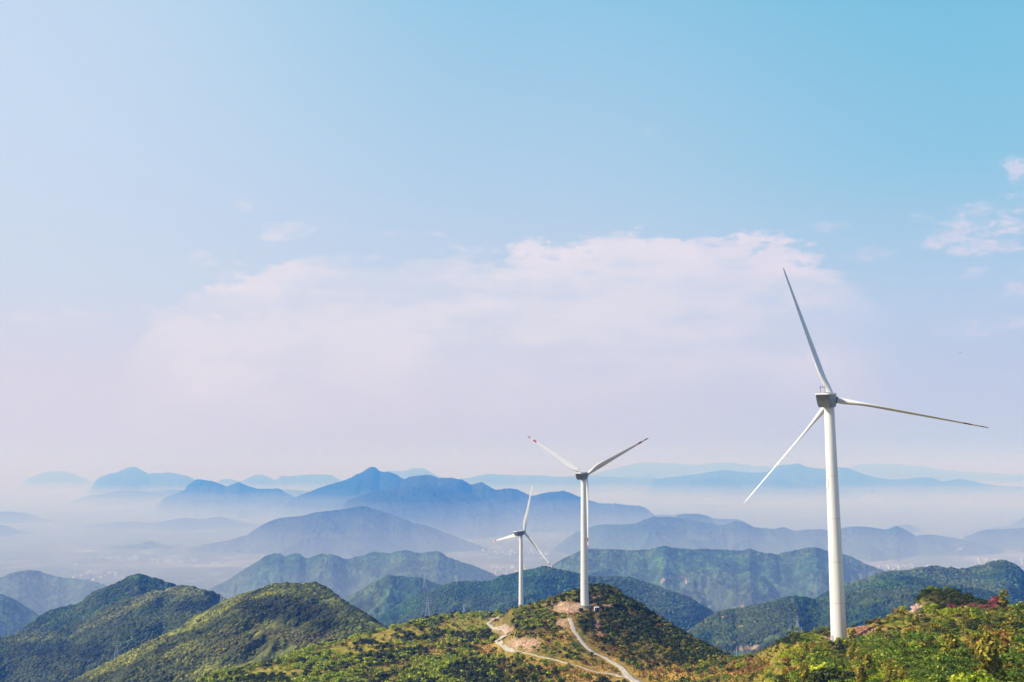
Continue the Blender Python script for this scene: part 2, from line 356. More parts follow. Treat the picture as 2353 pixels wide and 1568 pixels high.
MG = dict(c0=np.array([.030, .085, .035]), c1=np.array([.010, .036, .022]))
ridge('mountain', 9.3, [(1240, 1290), (1273, 1262), (1303, 1238), (1337, 1218), (1393, 1206), (1420, 1207), (1450, 1205), (1475, 1197), (1503, 1188), (1525, 1188), (1544, 1189), (1570, 1193), (1597, 1198), (1630, 1202), (1663, 1207), (1676, 1203), (1685, 1199), (1703, 1199), (1718, 1205), (1733, 1212), (1778, 1216), (1800, 1213), (1826, 1220), (1885, 1217), (1909, 1220), (1940, 1214), (1961, 1210), (2004, 1213), (2036, 1218), (2047, 1214), (2057, 1210), (2073, 1214), (2090, 1223), (2108, 1232), (2130, 1229), (2186, 1236), (2212, 1241), (2253, 1250), (2300, 1262)], front=1300, back=1600, k=.32, w=50, gully=320, rows=110, seed=19, cs=170, fine=7, step=1.3, scars=[(2190, 1252, 12, 3), (2205, 1262, 8, 4), (2225, 1275, 6, 4)], **MG)
K5 = dict(c0=np.array([.060, .125, .045]), c1=np.array([.024, .062, .030]), mat=M_MID)
ridge('hill', 5.4, [(-120, 1335), (0, 1328), (29, 1317), (50, 1313), (72, 1311), (90, 1314), (108, 1320), (136, 1327), (187, 1332), (233, 1343), (275, 1358), (330, 1385)], front=900, back=900, k=.4, w=40, gully=260, rows=110, seed=20, cs=110, fine=5, step=1.2, **K5)
ridge('hill', 3.9, [(-120, 1335), (0, 1365), (22, 1373), (57, 1393), (93, 1418), (130, 1440), (190, 1480)], front=500, back=500, k=.38, w=40, gully=200, rows=90, seed=21, cs=80, fine=4, step=1.2, **K5)
ridge('hill', 5.6, [(470, 1360), (530, 1330), (560, 1310), (588, 1293), (610, 1279), (638, 1272), (656, 1279), (670, 1274), (682, 1272), (707, 1284), (722, 1278), (735, 1274), (755, 1275), (775, 1278), (796, 1285), (815, 1281), (832, 1278), (861, 1269), (878, 1271), (893, 1272), (912, 1268), (929, 1265), (945, 1269), (962, 1272), (985, 1270), (1005, 1267), (1026, 1279), (1062, 1293), (1098, 1304), (1141, 1324), (1200, 1350)], front=1100, back=900, k=.42, w=30, gully=230, gamp=.6, rows=170, seed=22, cs=100, fine=5, step=1.0, **K5)
ridge('hill', 5.0, [(1225, 1330), (1260, 1305), (1310, 1278), (1356, 1262), (1412, 1263), (1450, 1265), (1492, 1263), (1526, 1255), (1541, 1259), (1582, 1262), (1620, 1263), (1665, 1264), (1701, 1267), (1712, 1264), (1722, 1262), (1743, 1269), (1786, 1274), (1800, 1270), (1818, 1267), (1845, 1261), (1873, 1259), (1897, 1265), (1920, 1270), (1945, 1276), (1972, 1288), (1999, 1301), (2023, 1309), (2060, 1326)], front=1300, back=900, k=.36, w=30, gully=250, gamp=.65, rows=170, seed=23, cs=100, fine=5, step=1.0, scars=[(1520, 1338, 5, 5), (1526, 1332, 6, 3), (1537, 1327, 7, 2), (1566, 1326, 6, 2), (1575, 1330, 4, 6), (1577, 1337, 3, 4), (1715, 1393, 22, 3), (1750, 1385, 18, 4), (1775, 1378, 12, 3)], **K5)
M3 = dict(c0=np.array([.05, .13, .035]), c1=np.array([.012, .038, .02]), mat=M_MID)
ridge('hill', 3.7, [(740, 1420), (793, 1378), (840, 1350), (870, 1334), (897, 1323), (926, 1326), (958, 1328), (983, 1334), (1012, 1345), (1060, 1365)], front=700, back=500, k=.4, w=25, gully=170, rows=130, seed=24, cs=60, fine=4, step=1.0, **M3)
V_L, C_L = ridge('hill', 3.1, [(800, 1440), (861, 1424), (893, 1407), (920, 1391), (947, 1376), (970, 1368), (994, 1361), (1023, 1347), (1050, 1341), (1087, 1338), (1127, 1339), (1148, 1327), (1177, 1322), (1201, 1315), (1225, 1310), (1250, 1304), (1280, 1311), (1318, 1318), (1350, 1325), (1378, 1328), (1410, 1328), (1442, 1329), (1476, 1339), (1507, 1348), (1544, 1363), (1582, 1375), (1610, 1392), (1640, 1412), (1690, 1450), (1740, 1480)], front=700, back=600, k=.33, w=25, gully=180, gamp=.55, rows=150, seed=25, cs=60, fine=3, step=1.0, **M3)
V_S, C_S = ridge('hill', 2.8, [(1840, 1400), (1900, 1366), (1945, 1345), (1970, 1339), (1999, 1331), (2018, 1322), (2036, 1317), (2079, 1315), (2100, 1311), (2119, 1307), (2151, 1304), (2186, 1309), (2205, 1310), (2226, 1308), (2246, 1304), (2266, 1299), (2277, 1294), (2287, 1291), (2309, 1291), (2333, 1301), (2353, 1317), (2400, 1340), (2480, 1360)], front=700, back=600, k=.3, w=25, gully=170, gamp=.6, rows=150, seed=26, cs=55, fine=3, step=1.0, c0=np.array([.085, .15, .045]), c1=np.array([.02, .048, .022]), mat=M_MID)
V_T, C_T = ridge('hill', 2.25, [(1540, 1500), (1586, 1452), (1620, 1428), (1658, 1407), (1717, 1398), (1740, 1392), (1765, 1387), (1792, 1380), (1818, 1374), (1845, 1375), (1880, 1382), (1930, 1372), (1970, 1358), (2010, 1344), (2050, 1334), (2092, 1328), (2127, 1336), (2160, 1345), (2220, 1352), (2270, 1362), (2353, 1385), (2450, 1400)], front=420, back=420, k=.34, w=20, gully=130, gamp=.6, rows=150, seed=27, cs=40, fine=2.5, step=1.0, c0=np.array([.055, .115, .03]), c1=np.array([.010, .028, .016]), mat=M_MID, scars=[(1662, 1420, 5, 4), (1705, 1440, 7, 4), (1735, 1430, 6, 3), (1715, 1490, 30, 4), (1690, 1497, 14, 3), (1735, 1484, 10, 3)])
V_U, C_U = ridge('hill', 2.3, [(-60, 1500), (22, 1465), (72, 1433), (122, 1404), (150, 1397), (180, 1390), (215, 1364), (259, 1346), (298, 1328), (320, 1321), (338, 1327), (373, 1337), (406, 1348), (450, 1372), (500, 1400)], front=500, back=500, k=.42, w=15, gully=130, rows=150, seed=28, cs=35, fine=2.5, step=1.0, c0=np.array([.075, .135, .035]), c1=np.array([.016, .032, .016]), mat=M_MID, patches=[(290, 1350, 60, 14, 25, (.022, .028, .012), .5), (180, 1405, 70, 10, 20, (.09, .12, .05), .6)])
V_V, C_V = ridge('hill', 1.95, [(-160, 1480), (0, 1469), (54, 1463), (122, 1455), (172, 1436), (223, 1415), (273, 1388), (300, 1378), (323, 1370), (350, 1363), (377, 1359), (400, 1352), (420, 1348), (436, 1350), (452, 1354), (488, 1364), (513, 1377), (550, 1400), (620, 1440)], front=560, back=420, k=.3, w=15, gully=140, gamp=.6, rows=170, seed=29, cs=35, fine=2.5, step=1.0, c0=np.array([.10, .13, .035]), c1=np.array([.024, .044, .016]), mat=M_MID, patches=[(330, 1380, 120, 12, 28, (.18, .19, .055), .9), (430, 1362, 50, 12, 0, (.18, .19, .055), .8), (230, 1430, 70, 9, 25, (.18, .19, .055), .8), (80, 1470, 90, 8, 4, (.18, .19, .055), .7), (440, 1395, 60, 18, 0, (.022, .028, .012), .8), (150, 1500, 170, 30, 0, (.022, .028, .012), .6)], scars=[(520, 1395 + 1e3, 1, 1), (340, 1475, 8, 3)])
V_W, C_W = ridge('hill', 1.25, [(90, 1620, 1.2), (162, 1572, 1.22), (187, 1558, 1.22), (251, 1526, 1.23), (305, 1497, 1.24), (359, 1472, 1.25), (413, 1447, 1.27), (449, 1418, 1.3), (480, 1401, 1.3), (503, 1388, 1.3), (531, 1375, 1.3), (560, 1364, 1.3), (589, 1358, 1.3), (613, 1350, 1.3), (653, 1343, 1.29), (675, 1344, 1.28), (696, 1345, 1.27), (721, 1343, 1.26), (739, 1348, 1.25), (755, 1357, 1.24), (768, 1368, 1.22), (785, 1380, 1.2), (804, 1393, 1.18), (840, 1415, 1.15), (875, 1437, 1.12), (920, 1463, 1.1), (1000, 1500, 1.08)], front=430, back=420, k=.36, w=18, gully=120, gamp=.75, rows=200, seed=30, cs=30, fine=1.6, step=1.0, wob=.004, c0=np.array([.13, .15, .028]), c1=np.array([.034, .046, .014]), mat=M_MID, patches=[(640, 1400, 110, 34, -4, (.022, .028, .012), .85), (740, 1420, 60, 40, -38, (.022, .028, .012), .7), (520, 1396, 90, 11, 33, (.23, .24, .035), .8), (400, 1455, 110, 12, 31, (.23, .24, .035), .7), (280, 1520, 110, 16, 24, (.23, .24, .035), .8), (560, 1470, 130, 40, 10, (.10, .095, .025), .6), (700, 1465, 120, 28, -5, (.12, .105, .03), .6), (480, 1545, 120, 16, 10, (.23, .24, .035), .7), (610, 1368, 60, 6, 12, (.23, .24, .035), .6), (420, 1500, 70, 25, 25, (.23, .24, .035), .5)])  # patches: grass on the shoulder, and lit and dark slope parts put into colour

# ------------------------------------------------------------------ near hilltop terrain
def ctl(tab):
    """(px, py, Y) table -> arrays over u: Y and z relative to the camera"""
    a = np.array(tab, float); X, Yv, Z = pt(a[:, 0], a[:, 1], a[:, 2]); return X / Yv, Yv, Z - CAM_Z
CREST = ctl([(250, 1650, 640), (400, 1605, 660), (467, 1568, 670), (503, 1552, 680), (588, 1541, 690), (620, 1535, 695), (660, 1516, 700), (696, 1502, 710), (761, 1487, 740), (840, 1469, 770), (897, 1452, 790), (933, 1444, 800), (983, 1431, 820), (1037, 1420, 845), (1080, 1415, 870), (1120, 1415, 880), (1144, 1416, 860), (1158, 1414, 680), (1171, 1406, 645), (1201, 1397, 632), (1242, 1389, 630), (1288, 1371, 635), (1318, 1361, 638), (1356, 1349, 641), (1375, 1345, 642), (1405, 1349, 640), (1431, 1368, 632), (1469, 1391, 622), (1507, 1417, 612), (1544, 1440, 600), (1582, 1466, 586), (1620, 1489, 566), (1650, 1504, 545), (1668, 1516, 520), (1690, 1522, 480), (1711, 1517, 455), (1749, 1510, 425), (1778, 1492, 385), (1792, 1480, 365), (1818, 1470, 350), (1858, 1462, 338), (1912, 1452, 330), (1983, 1438, 322), (2025, 1424, 320), (2065, 1414, 322), (2092, 1411, 324), (2106, 1390, 330), (2119, 1372, 334), (2135, 1358, 337), (2154, 1354, 338), (2186, 1362, 336), (2226, 1376, 330), (2266, 1389, 322), (2306, 1398, 312), (2353, 1418, 302), (2480, 1450, 290), (2650, 1490, 280)])
MIDK = ctl([(250, 1665, 600), (467, 1590, 620), (588, 1562, 630), (700, 1542, 640), (800, 1522, 650), (900, 1508, 662), (1037, 1480, 690), (1100, 1466, 710), (1140, 1452, 720), (1158, 1446, 640), (1180, 1440, 606), (1240, 1420, 600), (1300, 1398, 598), (1345, 1391, 606), (1385, 1390, 608), (1440, 1415, 595), (1520, 1468, 560), (1600, 1510, 515), (1665, 1535, 460), (1720, 1535, 395), (1790, 1518, 310), (1860, 1488, 296), (1932, 1478, 311), (2000, 1462, 296), (2060, 1447, 292), (2100, 1436, 292), (2154, 1402, 308), (2226, 1422, 285), (2353, 1446, 262), (2650, 1480, 240)])
BOT = ctl([(250, 1700, 540), (588, 1604, 545), (700, 1604, 530), (900, 1604, 510), (1100, 1604, 480), (1300, 1604, 465), (1470, 1604, 455), (1600, 1604, 420), (1680, 1604, 345), (1760, 1604, 265), (1850, 1604, 205), (2000, 1604, 172), (2200, 1604, 160), (2353, 1604, 155), (2650, 1604, 150)])
NU = 1100
U = np.linspace(CREST[0][0] + 1e-4, CREST[0][-1] - 1e-4, NU)
def smooth1(a, k=5):
    ker = np.hanning(k + 2)[1:-1]; ker /= ker.sum(); return np.convolve(np.pad(a, k // 2, 'edge'), ker, 'valid')
Yc = np.interp(U, CREST[0], CREST[1]); Zc = smooth1(np.interp(U, CREST[0], CREST[2]), 9)
Ym = smooth1(np.interp(U, MIDK[0], MIDK[1]), 21); Zm = smooth1(np.interp(U, MIDK[0], MIDK[2]), 21)
Yb = smooth1(np.interp(U, BOT[0], BOT[1]), 21); Zb = smooth1(np.interp(U, BOT[0], BOT[2]), 21)
PXU = CX + FPX * U * 1.02
# slope behind the crest: gentle towards the third turbine, steep on the right
bk = np.interp(PXU, [500, 900, 1040, 1140, 1170, 1250, 1320, 1450, 1700, 1800, 2400], [.9, .6, .4, .25, .17, .18, .3, .55, .6, .6, .6])
knY = np.stack([Yb * .008, Yb * .1, Yb * .4, Yb, Ym, Yc, Yc + 45, Yc + 260, Yc + 520, Yc + 900], 1)
knZ = np.stack([-1.8 - Yb * .0001, -Yb * .1 * .40, -Yb * .4 * .275, Zb, Zm, Zc, Zc - 45 * bk * .8, Zc - 260 * bk * .92, Zc - 520 * np.maximum(bk, .32), Zc - 900 * np.maximum(bk, .38)], 1)
def col_z(iu, Y):
    """height (relative to camera) at column index iu (float) and depth Y, vectorised"""
    iu = np.clip(iu, 0, NU - 1.001); i = iu.astype(int); f = (iu - i)[..., None]
    KY = knY[i] * (1 - f) + knY[i + 1] * f; KZ = knZ[i] * (1 - f) + knZ[i + 1] * f
    h = np.diff(KY, axis=-1); d = np.diff(KZ, axis=-1) / h
    m = np.zeros_like(KZ); m[..., 1:-1] = (d[..., :-1] * h[..., 1:] + d[..., 1:] * h[..., :-1]) / (h[..., 1:] + h[..., :-1])
    m[..., 0] = d[..., 0]; m[..., -1] = d[..., -1]
    k = np.clip((Y[..., None] >= KY).sum(-1) - 1, 0, KY.shape[-1] - 2)[..., None]
    g = lambda A: np.take_along_axis(A, k, -1)[..., 0]
    y0, hh, z0, z1, m0, m1 = g(KY[..., :-1]), g(h), g(KZ[..., :-1]), g(KZ[..., 1:]), g(m[..., :-1]), g(m[..., 1:])
    t = np.clip((Y - y0) / hh, 0, 1)
    return (2*t**3-3*t**2+1)*z0 + (t**3-2*t**2+t)*hh*m0 + (-2*t**3+3*t**2)*z1 + (t**3-t**2)*hh*m1
def hgt(X, Y, bump=True):
    X = np.atleast_1d(np.asarray(X, float)); Y = np.atleast_1d(np.asarray(Y, float))
    iu = (X / Y - U[0]) / (U[-1] - U[0]) * (NU - 1)
    z = col_z(iu, Y) + CAM_Z
    if bump:
        a = sstep(60, 150, Y)
        z = z + a * (.9 * fbm(X / 14, Y / 14, 3, 11) + .28 * fbm(X / 3.1, Y / 3.1, 3, 12))
    return z
YS = np.arange(120, 1000, 1.0)
def hit(px, py):
    """first terrain point under a photograph pixel"""
    X, Y, Z = pt(px, py, 1.0); dx, dz = float(X), float(Z) - CAM_Z
    zs = hgt(dx * YS, YS, False); r = CAM_Z + dz * YS
    b = np.nonzero(r <= zs)[0]
    Yh = YS[b[0]] if len(b) else 700.0
    x = dx * Yh; return x, Yh, float(hgt(x, Yh)[0])

# colour zones on the near ground (real patches of grass, scrub, bare earth)
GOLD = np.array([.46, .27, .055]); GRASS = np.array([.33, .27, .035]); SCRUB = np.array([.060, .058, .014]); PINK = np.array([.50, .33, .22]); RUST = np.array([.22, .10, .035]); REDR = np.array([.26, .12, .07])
# (px, py, rx, ry, colour, strength)
ZONES = [(900, 1470, 260, 40, GRASS, .8), (1070, 1432, 80, 18, GRASS, 1), (930, 1455, 90, 14, GRASS, 1), (800, 1490, 110, 14, GRASS, 1), (900, 1540, 60, 12, GRASS, .8), (1010, 1500, 60, 10, GOLD, .6), (640, 1545, 90, 14, GRASS, 1), (1115, 1495, 38, 18, GOLD, 1), (1200, 1530, 60, 20, GOLD, .8), (1330, 1545, 90, 30, GOLD, .9),
         (1270, 1425, 40, 22, GOLD, .9), (1310, 1440, 22, 45, GOLD, .9), (1350, 1415, 40, 12, GOLD, .8), (1375, 1470, 26, 26, GOLD, .9), (1410, 1505, 40, 22, GOLD, .9), (1500, 1545, 90, 26, GOLD, .9), (1640, 1550, 90, 24, GOLD, .9), (1720, 1535, 40, 18, RUST, .7),
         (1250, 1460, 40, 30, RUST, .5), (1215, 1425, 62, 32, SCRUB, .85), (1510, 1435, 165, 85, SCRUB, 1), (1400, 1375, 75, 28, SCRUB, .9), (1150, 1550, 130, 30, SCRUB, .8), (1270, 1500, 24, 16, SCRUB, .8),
         (1305, 1397, 40, 13, PINK, .95), (1345, 1393, 26, 5, PINK, .8), (1395, 1393, 22, 4, PINK, .7), (1375, 1376, 18, 5, REDR, .9), (1290, 1435, 14, 12, PINK, .7), (1160, 1447, 20, 9, PINK, 1), (1190, 1478, 24, 10, PINK, 1), (1215, 1480, 20, 14, PINK, .95),
         (1372, 1437, 8, 10, REDR, .8), (1379, 1460, 8, 7, REDR, .9), (1135, 1424, 18, 4, PINK, .9),
         (2205, 1376, 95, 24, SCRUB, 1), (2110, 1402, 24, 13, PINK, .9), (1990, 1452, 38, 16, REDR, 1), (1890, 1470, 40, 7, REDR, 1), (1905, 1478, 20, 5, PINK, .8)]
def ground_col(X, Y, Z):
    PX, PY = proj(X, Y, Z)
    PX = PX + 10 * fbm(X / 9, Y / 9, 3, 71); PY = PY + 5 * fbm(X / 9, Y / 9, 3, 72)
    a = .5 + .5 * fbm(X / 16, Y / 16, 4, 31, .6); b = .5 + .5 * fbm(X / 5, Y / 5, 4, 33, .65)
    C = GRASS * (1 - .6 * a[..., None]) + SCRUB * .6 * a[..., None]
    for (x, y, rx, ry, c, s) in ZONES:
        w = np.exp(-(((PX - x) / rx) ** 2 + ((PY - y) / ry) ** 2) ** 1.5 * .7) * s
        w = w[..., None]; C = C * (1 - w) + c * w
    v = (.45 + 1.1 * b)[..., None]
    rs = sstep(.55, .8, .5 + .5 * fbm(X / 7, Y / 7, 4, 35))[..., None] * .45
    C = C * (1 - rs) + RUST * rs
    return C * v
NR = 620
sp = np.linspace(0, 1, NR)
Yg = np.where(sp[None, :] < .05, 4 + (Yb * .8)[:, None] * (sp / .05)[None, :], 0)
q = np.clip((sp - .05) / .75, 0, 1)[None, :]; Yf = (Yb * .8 + 4)[:, None] * (1 - q) + (Yc + 30)[:, None] * q
q2 = np.clip((sp - .8) / .2, 0, 1)[None, :]; Yr = (Yc + 30)[:, None] + 860 * q2 ** 1.5
Yg = np.where(sp[None, :] < .05, Yg, np.where(sp[None, :] < .8, Yf, Yr))
Xg = U[:, None] * Yg
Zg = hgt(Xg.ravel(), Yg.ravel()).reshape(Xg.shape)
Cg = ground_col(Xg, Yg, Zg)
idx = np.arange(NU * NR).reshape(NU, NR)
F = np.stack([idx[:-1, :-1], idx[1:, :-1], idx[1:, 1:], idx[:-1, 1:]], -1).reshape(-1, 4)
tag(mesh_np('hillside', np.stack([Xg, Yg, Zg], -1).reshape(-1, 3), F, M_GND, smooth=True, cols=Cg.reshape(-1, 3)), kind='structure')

# valley floor: one sheet to the horizon, fields and bare plots as colour patches
gx = np.concatenate([-np.geomspace(65000, 6200, 30), np.linspace(-6000, 6000, 240), np.geomspace(6200, 65000, 30)])
gy = np.concatenate([[-3000, 0, 3000], np.linspace(5000, 14000, 260), np.geomspace(14200, 62000, 50)])
GX, GY = np.meshgrid(gx, gy, indexing='ij')
GZ = np.zeros_like(GX)
a = .5 + .5 * fbm(GX / 260, GY / 500, 4, 51, .6); b = .5 + .5 * fbm(GX / 140, GY / 260, 3, 54)
FC = np.array([.10, .12, .06]) * (1 - a[..., None]) + np.array([.19, .17, .12]) * a[..., None]
bare = sstep(.62, .75, b)[..., None] * .6; FC = FC * (1 - bare) + np.array([.42, .36, .30]) * bare
PX, PY = proj(GX, GY, GZ)
for (x, y, rx, ry, s) in [(1990, 1272, 60, 5, .9), (2080, 1270, 60, 3, .9), (2010, 1288, 70, 7, .6), (2040, 1300, 50, 5, .7), (2160, 1270, 40, 3, .6), (2270, 1285, 60, 4, .8), (2320, 1275, 50, 4, .7), (2200, 1308, 60, 3, .5), (1150, 1305, 60, 10, .5), (500, 1300, 90, 4, .7), (590, 1290, 60, 4, .6), (300, 1300, 160, 6, .3), (180, 1265, 60, 5, .4), (1200, 1240, 60, 5, .4)]:
    w = np.exp(-((PX - x + 8 * fbm(GX / 90, GY / 90, 3, 61)) / rx) ** 2 - ((PY - y) / ry) ** 2)[..., None] * s
    FC = FC * (1 - w) + np.array([.52, .43, .36]) * w
idx = np.arange(GX.size).reshape(GX.shape)
F = np.stack([idx[:-1, :-1], idx[1:, :-1], idx[1:, 1:], idx[:-1, 1:]], -1).reshape(-1, 4)
tag(mesh_np('ground', np.stack([GX, GY, GZ], -1).reshape(-1, 3), F, M_FLOOR, smooth=True, cols=FC.reshape(-1, 3)), kind='structure')
#@@PART2
# ------------------------------------------------------------------ mesh builder
class MB:
    def __init__(s): s.v = []; s.f = []; s.mi = []
    def add(s, V, F, mi=0):
        b = len(s.v); s.v += [tuple(p) for p in V]; s.f += [tuple(i + b for i in f) for f in F]; s.mi += [mi] * len(F)
    def box(s, c, d, mi=0, M=None):
        V = [Vector((sx * d[0] / 2, sy * d[1] / 2, sz * d[2] / 2)) for sz in (-1, 1) for sy in (-1, 1) for sx in (-1, 1)]
        if M is not None: V = [M @ p for p in V]
        V = [p + Vector(c) for p in V]
        s.add(V, [(0, 2, 3, 1), (4, 5, 7, 6), (0, 1, 5, 4), (2, 6, 7, 3), (0, 4, 6, 2), (1, 3, 7, 5)], mi)
    def tube(s, pts, radii, n=8, mi=0, caps=True):
        pts = [Vector(p) for p in pts]; rings = []
        for i, p in enumerate(pts):
            d = (pts[min(i + 1, len(pts) - 1)] - pts[max(i - 1, 0)]).normalized()
            a = d.orthogonal().normalized() if abs(d.z) < .999 else Vector((1, 0, 0)); b = d.cross(a)
            r = radii[i] if hasattr(radii, '__len__') else radii
            rings.append([p + (a * math.cos(2 * math.pi * k / n) + b * math.sin(2 * math.pi * k / n)) * r for k in range(n)])
        s.loft(rings, caps, mi)
    def loft(s, rings, caps=True, mi=0, mis=None):
        n = len(rings[0]); b = len(s.v)
        for r in rings: s.v += [tuple(p) for p in r]
        for i in range(len(rings) - 1):
            for k in range(n):
                s.f.append((b + i * n + k, b + i * n + (k + 1) % n, b + (i + 1) * n + (k + 1) % n, b + (i + 1) * n + k))
                s.mi.append(mis[i] if mis else mi)
        if caps:
            s.f.append(tuple(b + k for k in range(n))[::-1]); s.mi.append(mis[0] if mis else mi)
            s.f.append(tuple(b + (len(rings) - 1) * n + k for k in range(n))); s.mi.append(mis[-1] if mis else mi)
    def build(s, name, mats, parent=None, smooth=False, angle=None):
        me = bpy.data.meshes.new(name); me.from_pydata(s.v, [], s.f)
        for m in (mats if isinstance(mats, (list, tuple)) else [mats]): me.materials.append(m)
        me.polygons.foreach_set('material_index', s.mi)
        import bmesh
        bm = bmesh.new(); bm.from_mesh(me); bmesh.ops.recalc_face_normals(bm, faces=bm.faces); bm.to_mesh(me); bm.free()
        if smooth: me.polygons.foreach_set('use_smooth', [True] * len(me.polygons))
        if smooth and angle: me.set_sharp_from_angle(angle=R(angle))
        me.update()
        o = bpy.data.objects.new(name, me); COL.objects.link(o)
        if parent is not None: o.parent = parent
        return o

# ------------------------------------------------------------------ wind turbines
M_TOWER = mat_plain('tower_paint', (.92, .90, .86), .45, var=.16, vscale=.7, streak=True)
M_BLADE = mat_plain('blade_paint', (.80, .80, .79), .35, var=.04, vscale=.3)
M_RED = mat_plain('red_paint', (.42, .02, .025), .4)
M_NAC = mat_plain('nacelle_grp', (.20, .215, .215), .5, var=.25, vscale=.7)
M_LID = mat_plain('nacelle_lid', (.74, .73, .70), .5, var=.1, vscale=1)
M_DKM = mat_plain('dark_metal', (.05, .05, .055), .5)
M_SEAM = mat_plain('flange_grey', (.45, .45, .44), .5)
M_BLUE = mat_plain('blue_mark', (.03, .07, .28), .5)
M_PINKM = mat_plain('logo_red', (.75, .22, .16), .5)
M_CONC = mat_plain('concrete', (.42, .40, .36), .9, var=.25, vscale=1.5)
RB = 45.0; PITCH = 0.0
def blade_mesh(red=True):
    mb = MB(); rings = []; mis = []
    st = [0, .012, .03, .06, .10, .14, .19, .24, .30, .38, .46, .55, .64, .73, .80, .84, .8401, .88, .893, .8931, .92, .946, .9461, .97, .985, .995, 1.0]
    n = 20
    for s in st:
        r = 1.0 + s * (RB - 1.0)
        if s < .03: ch = 1.9; th = 1.9; rd = 1.0
        else:
            ch = np.interp(s, [.03, .10, .19, .30, .5, .75, .95, .985, 1.0], [1.95, 2.8, 3.7, 3.2, 2.2, 1.35, .8, .5, .1])
            rd = 1 - float(sstep(.03, .17, s)); th = ch * np.interp(s, [.03, .12, .2, .35, .6, 1], [.98, .62, .36, .25, .19, .14])
        tw = math.radians(np.interp(s, [0, .1, .2, .4, .7, 1], [16, 15, 12, 6, 2, -1]) + PITCH)
        pb = 0                                # slight bend upwind
        ring = []
        for k in range(n):
            a = 2 * math.pi * k / n
            xe, ye = math.cos(a) * ch / 2, math.sin(a) * th / 2
            xa = (math.cos(a) * .5 + .18) * ch                 # leading edge at +x, thick near it
            ya = math.sin(a) * th / 2 * (0.25 + .75 * max(0, .5 + .5 * math.cos(a * .92)) ** .6) if True else 0
            xx = -(xe * rd + (xa - .02 * ch) * (1 - rd)) ; yy = ye * rd + ya * (1 - rd)
            c, q = math.cos(tw), math.sin(tw)
            ring.append((xx * c - yy * q, xx * q + yy * c + pb, r))
        rings.append(ring)
    for i in range(len(st) - 1):
        m = .5 * (st[i] + st[i + 1]); mis.append(1 if red and (.84 < m < .893 or m > .946) else 0)
    mb.loft(rings, True, 0, mis)
    return mb
def section(w, top, bot, n=24, flat=.25):
    """rounded nacelle cross-section: flat top, barrel sides, round bottom (x across, z up)"""
    half = [(1, top), (1, .3 * top), (1, -.15 * bot), (.985, -.4 * bot), (.95, -.65 * bot), (.90, -.85 * bot), (.84, -.97 * bot), (.78, -bot)]
    half = [(x * w, z) for x, z in half]
    return half + [(-x, z) for x, z in half[::-1]]
BLADE = None
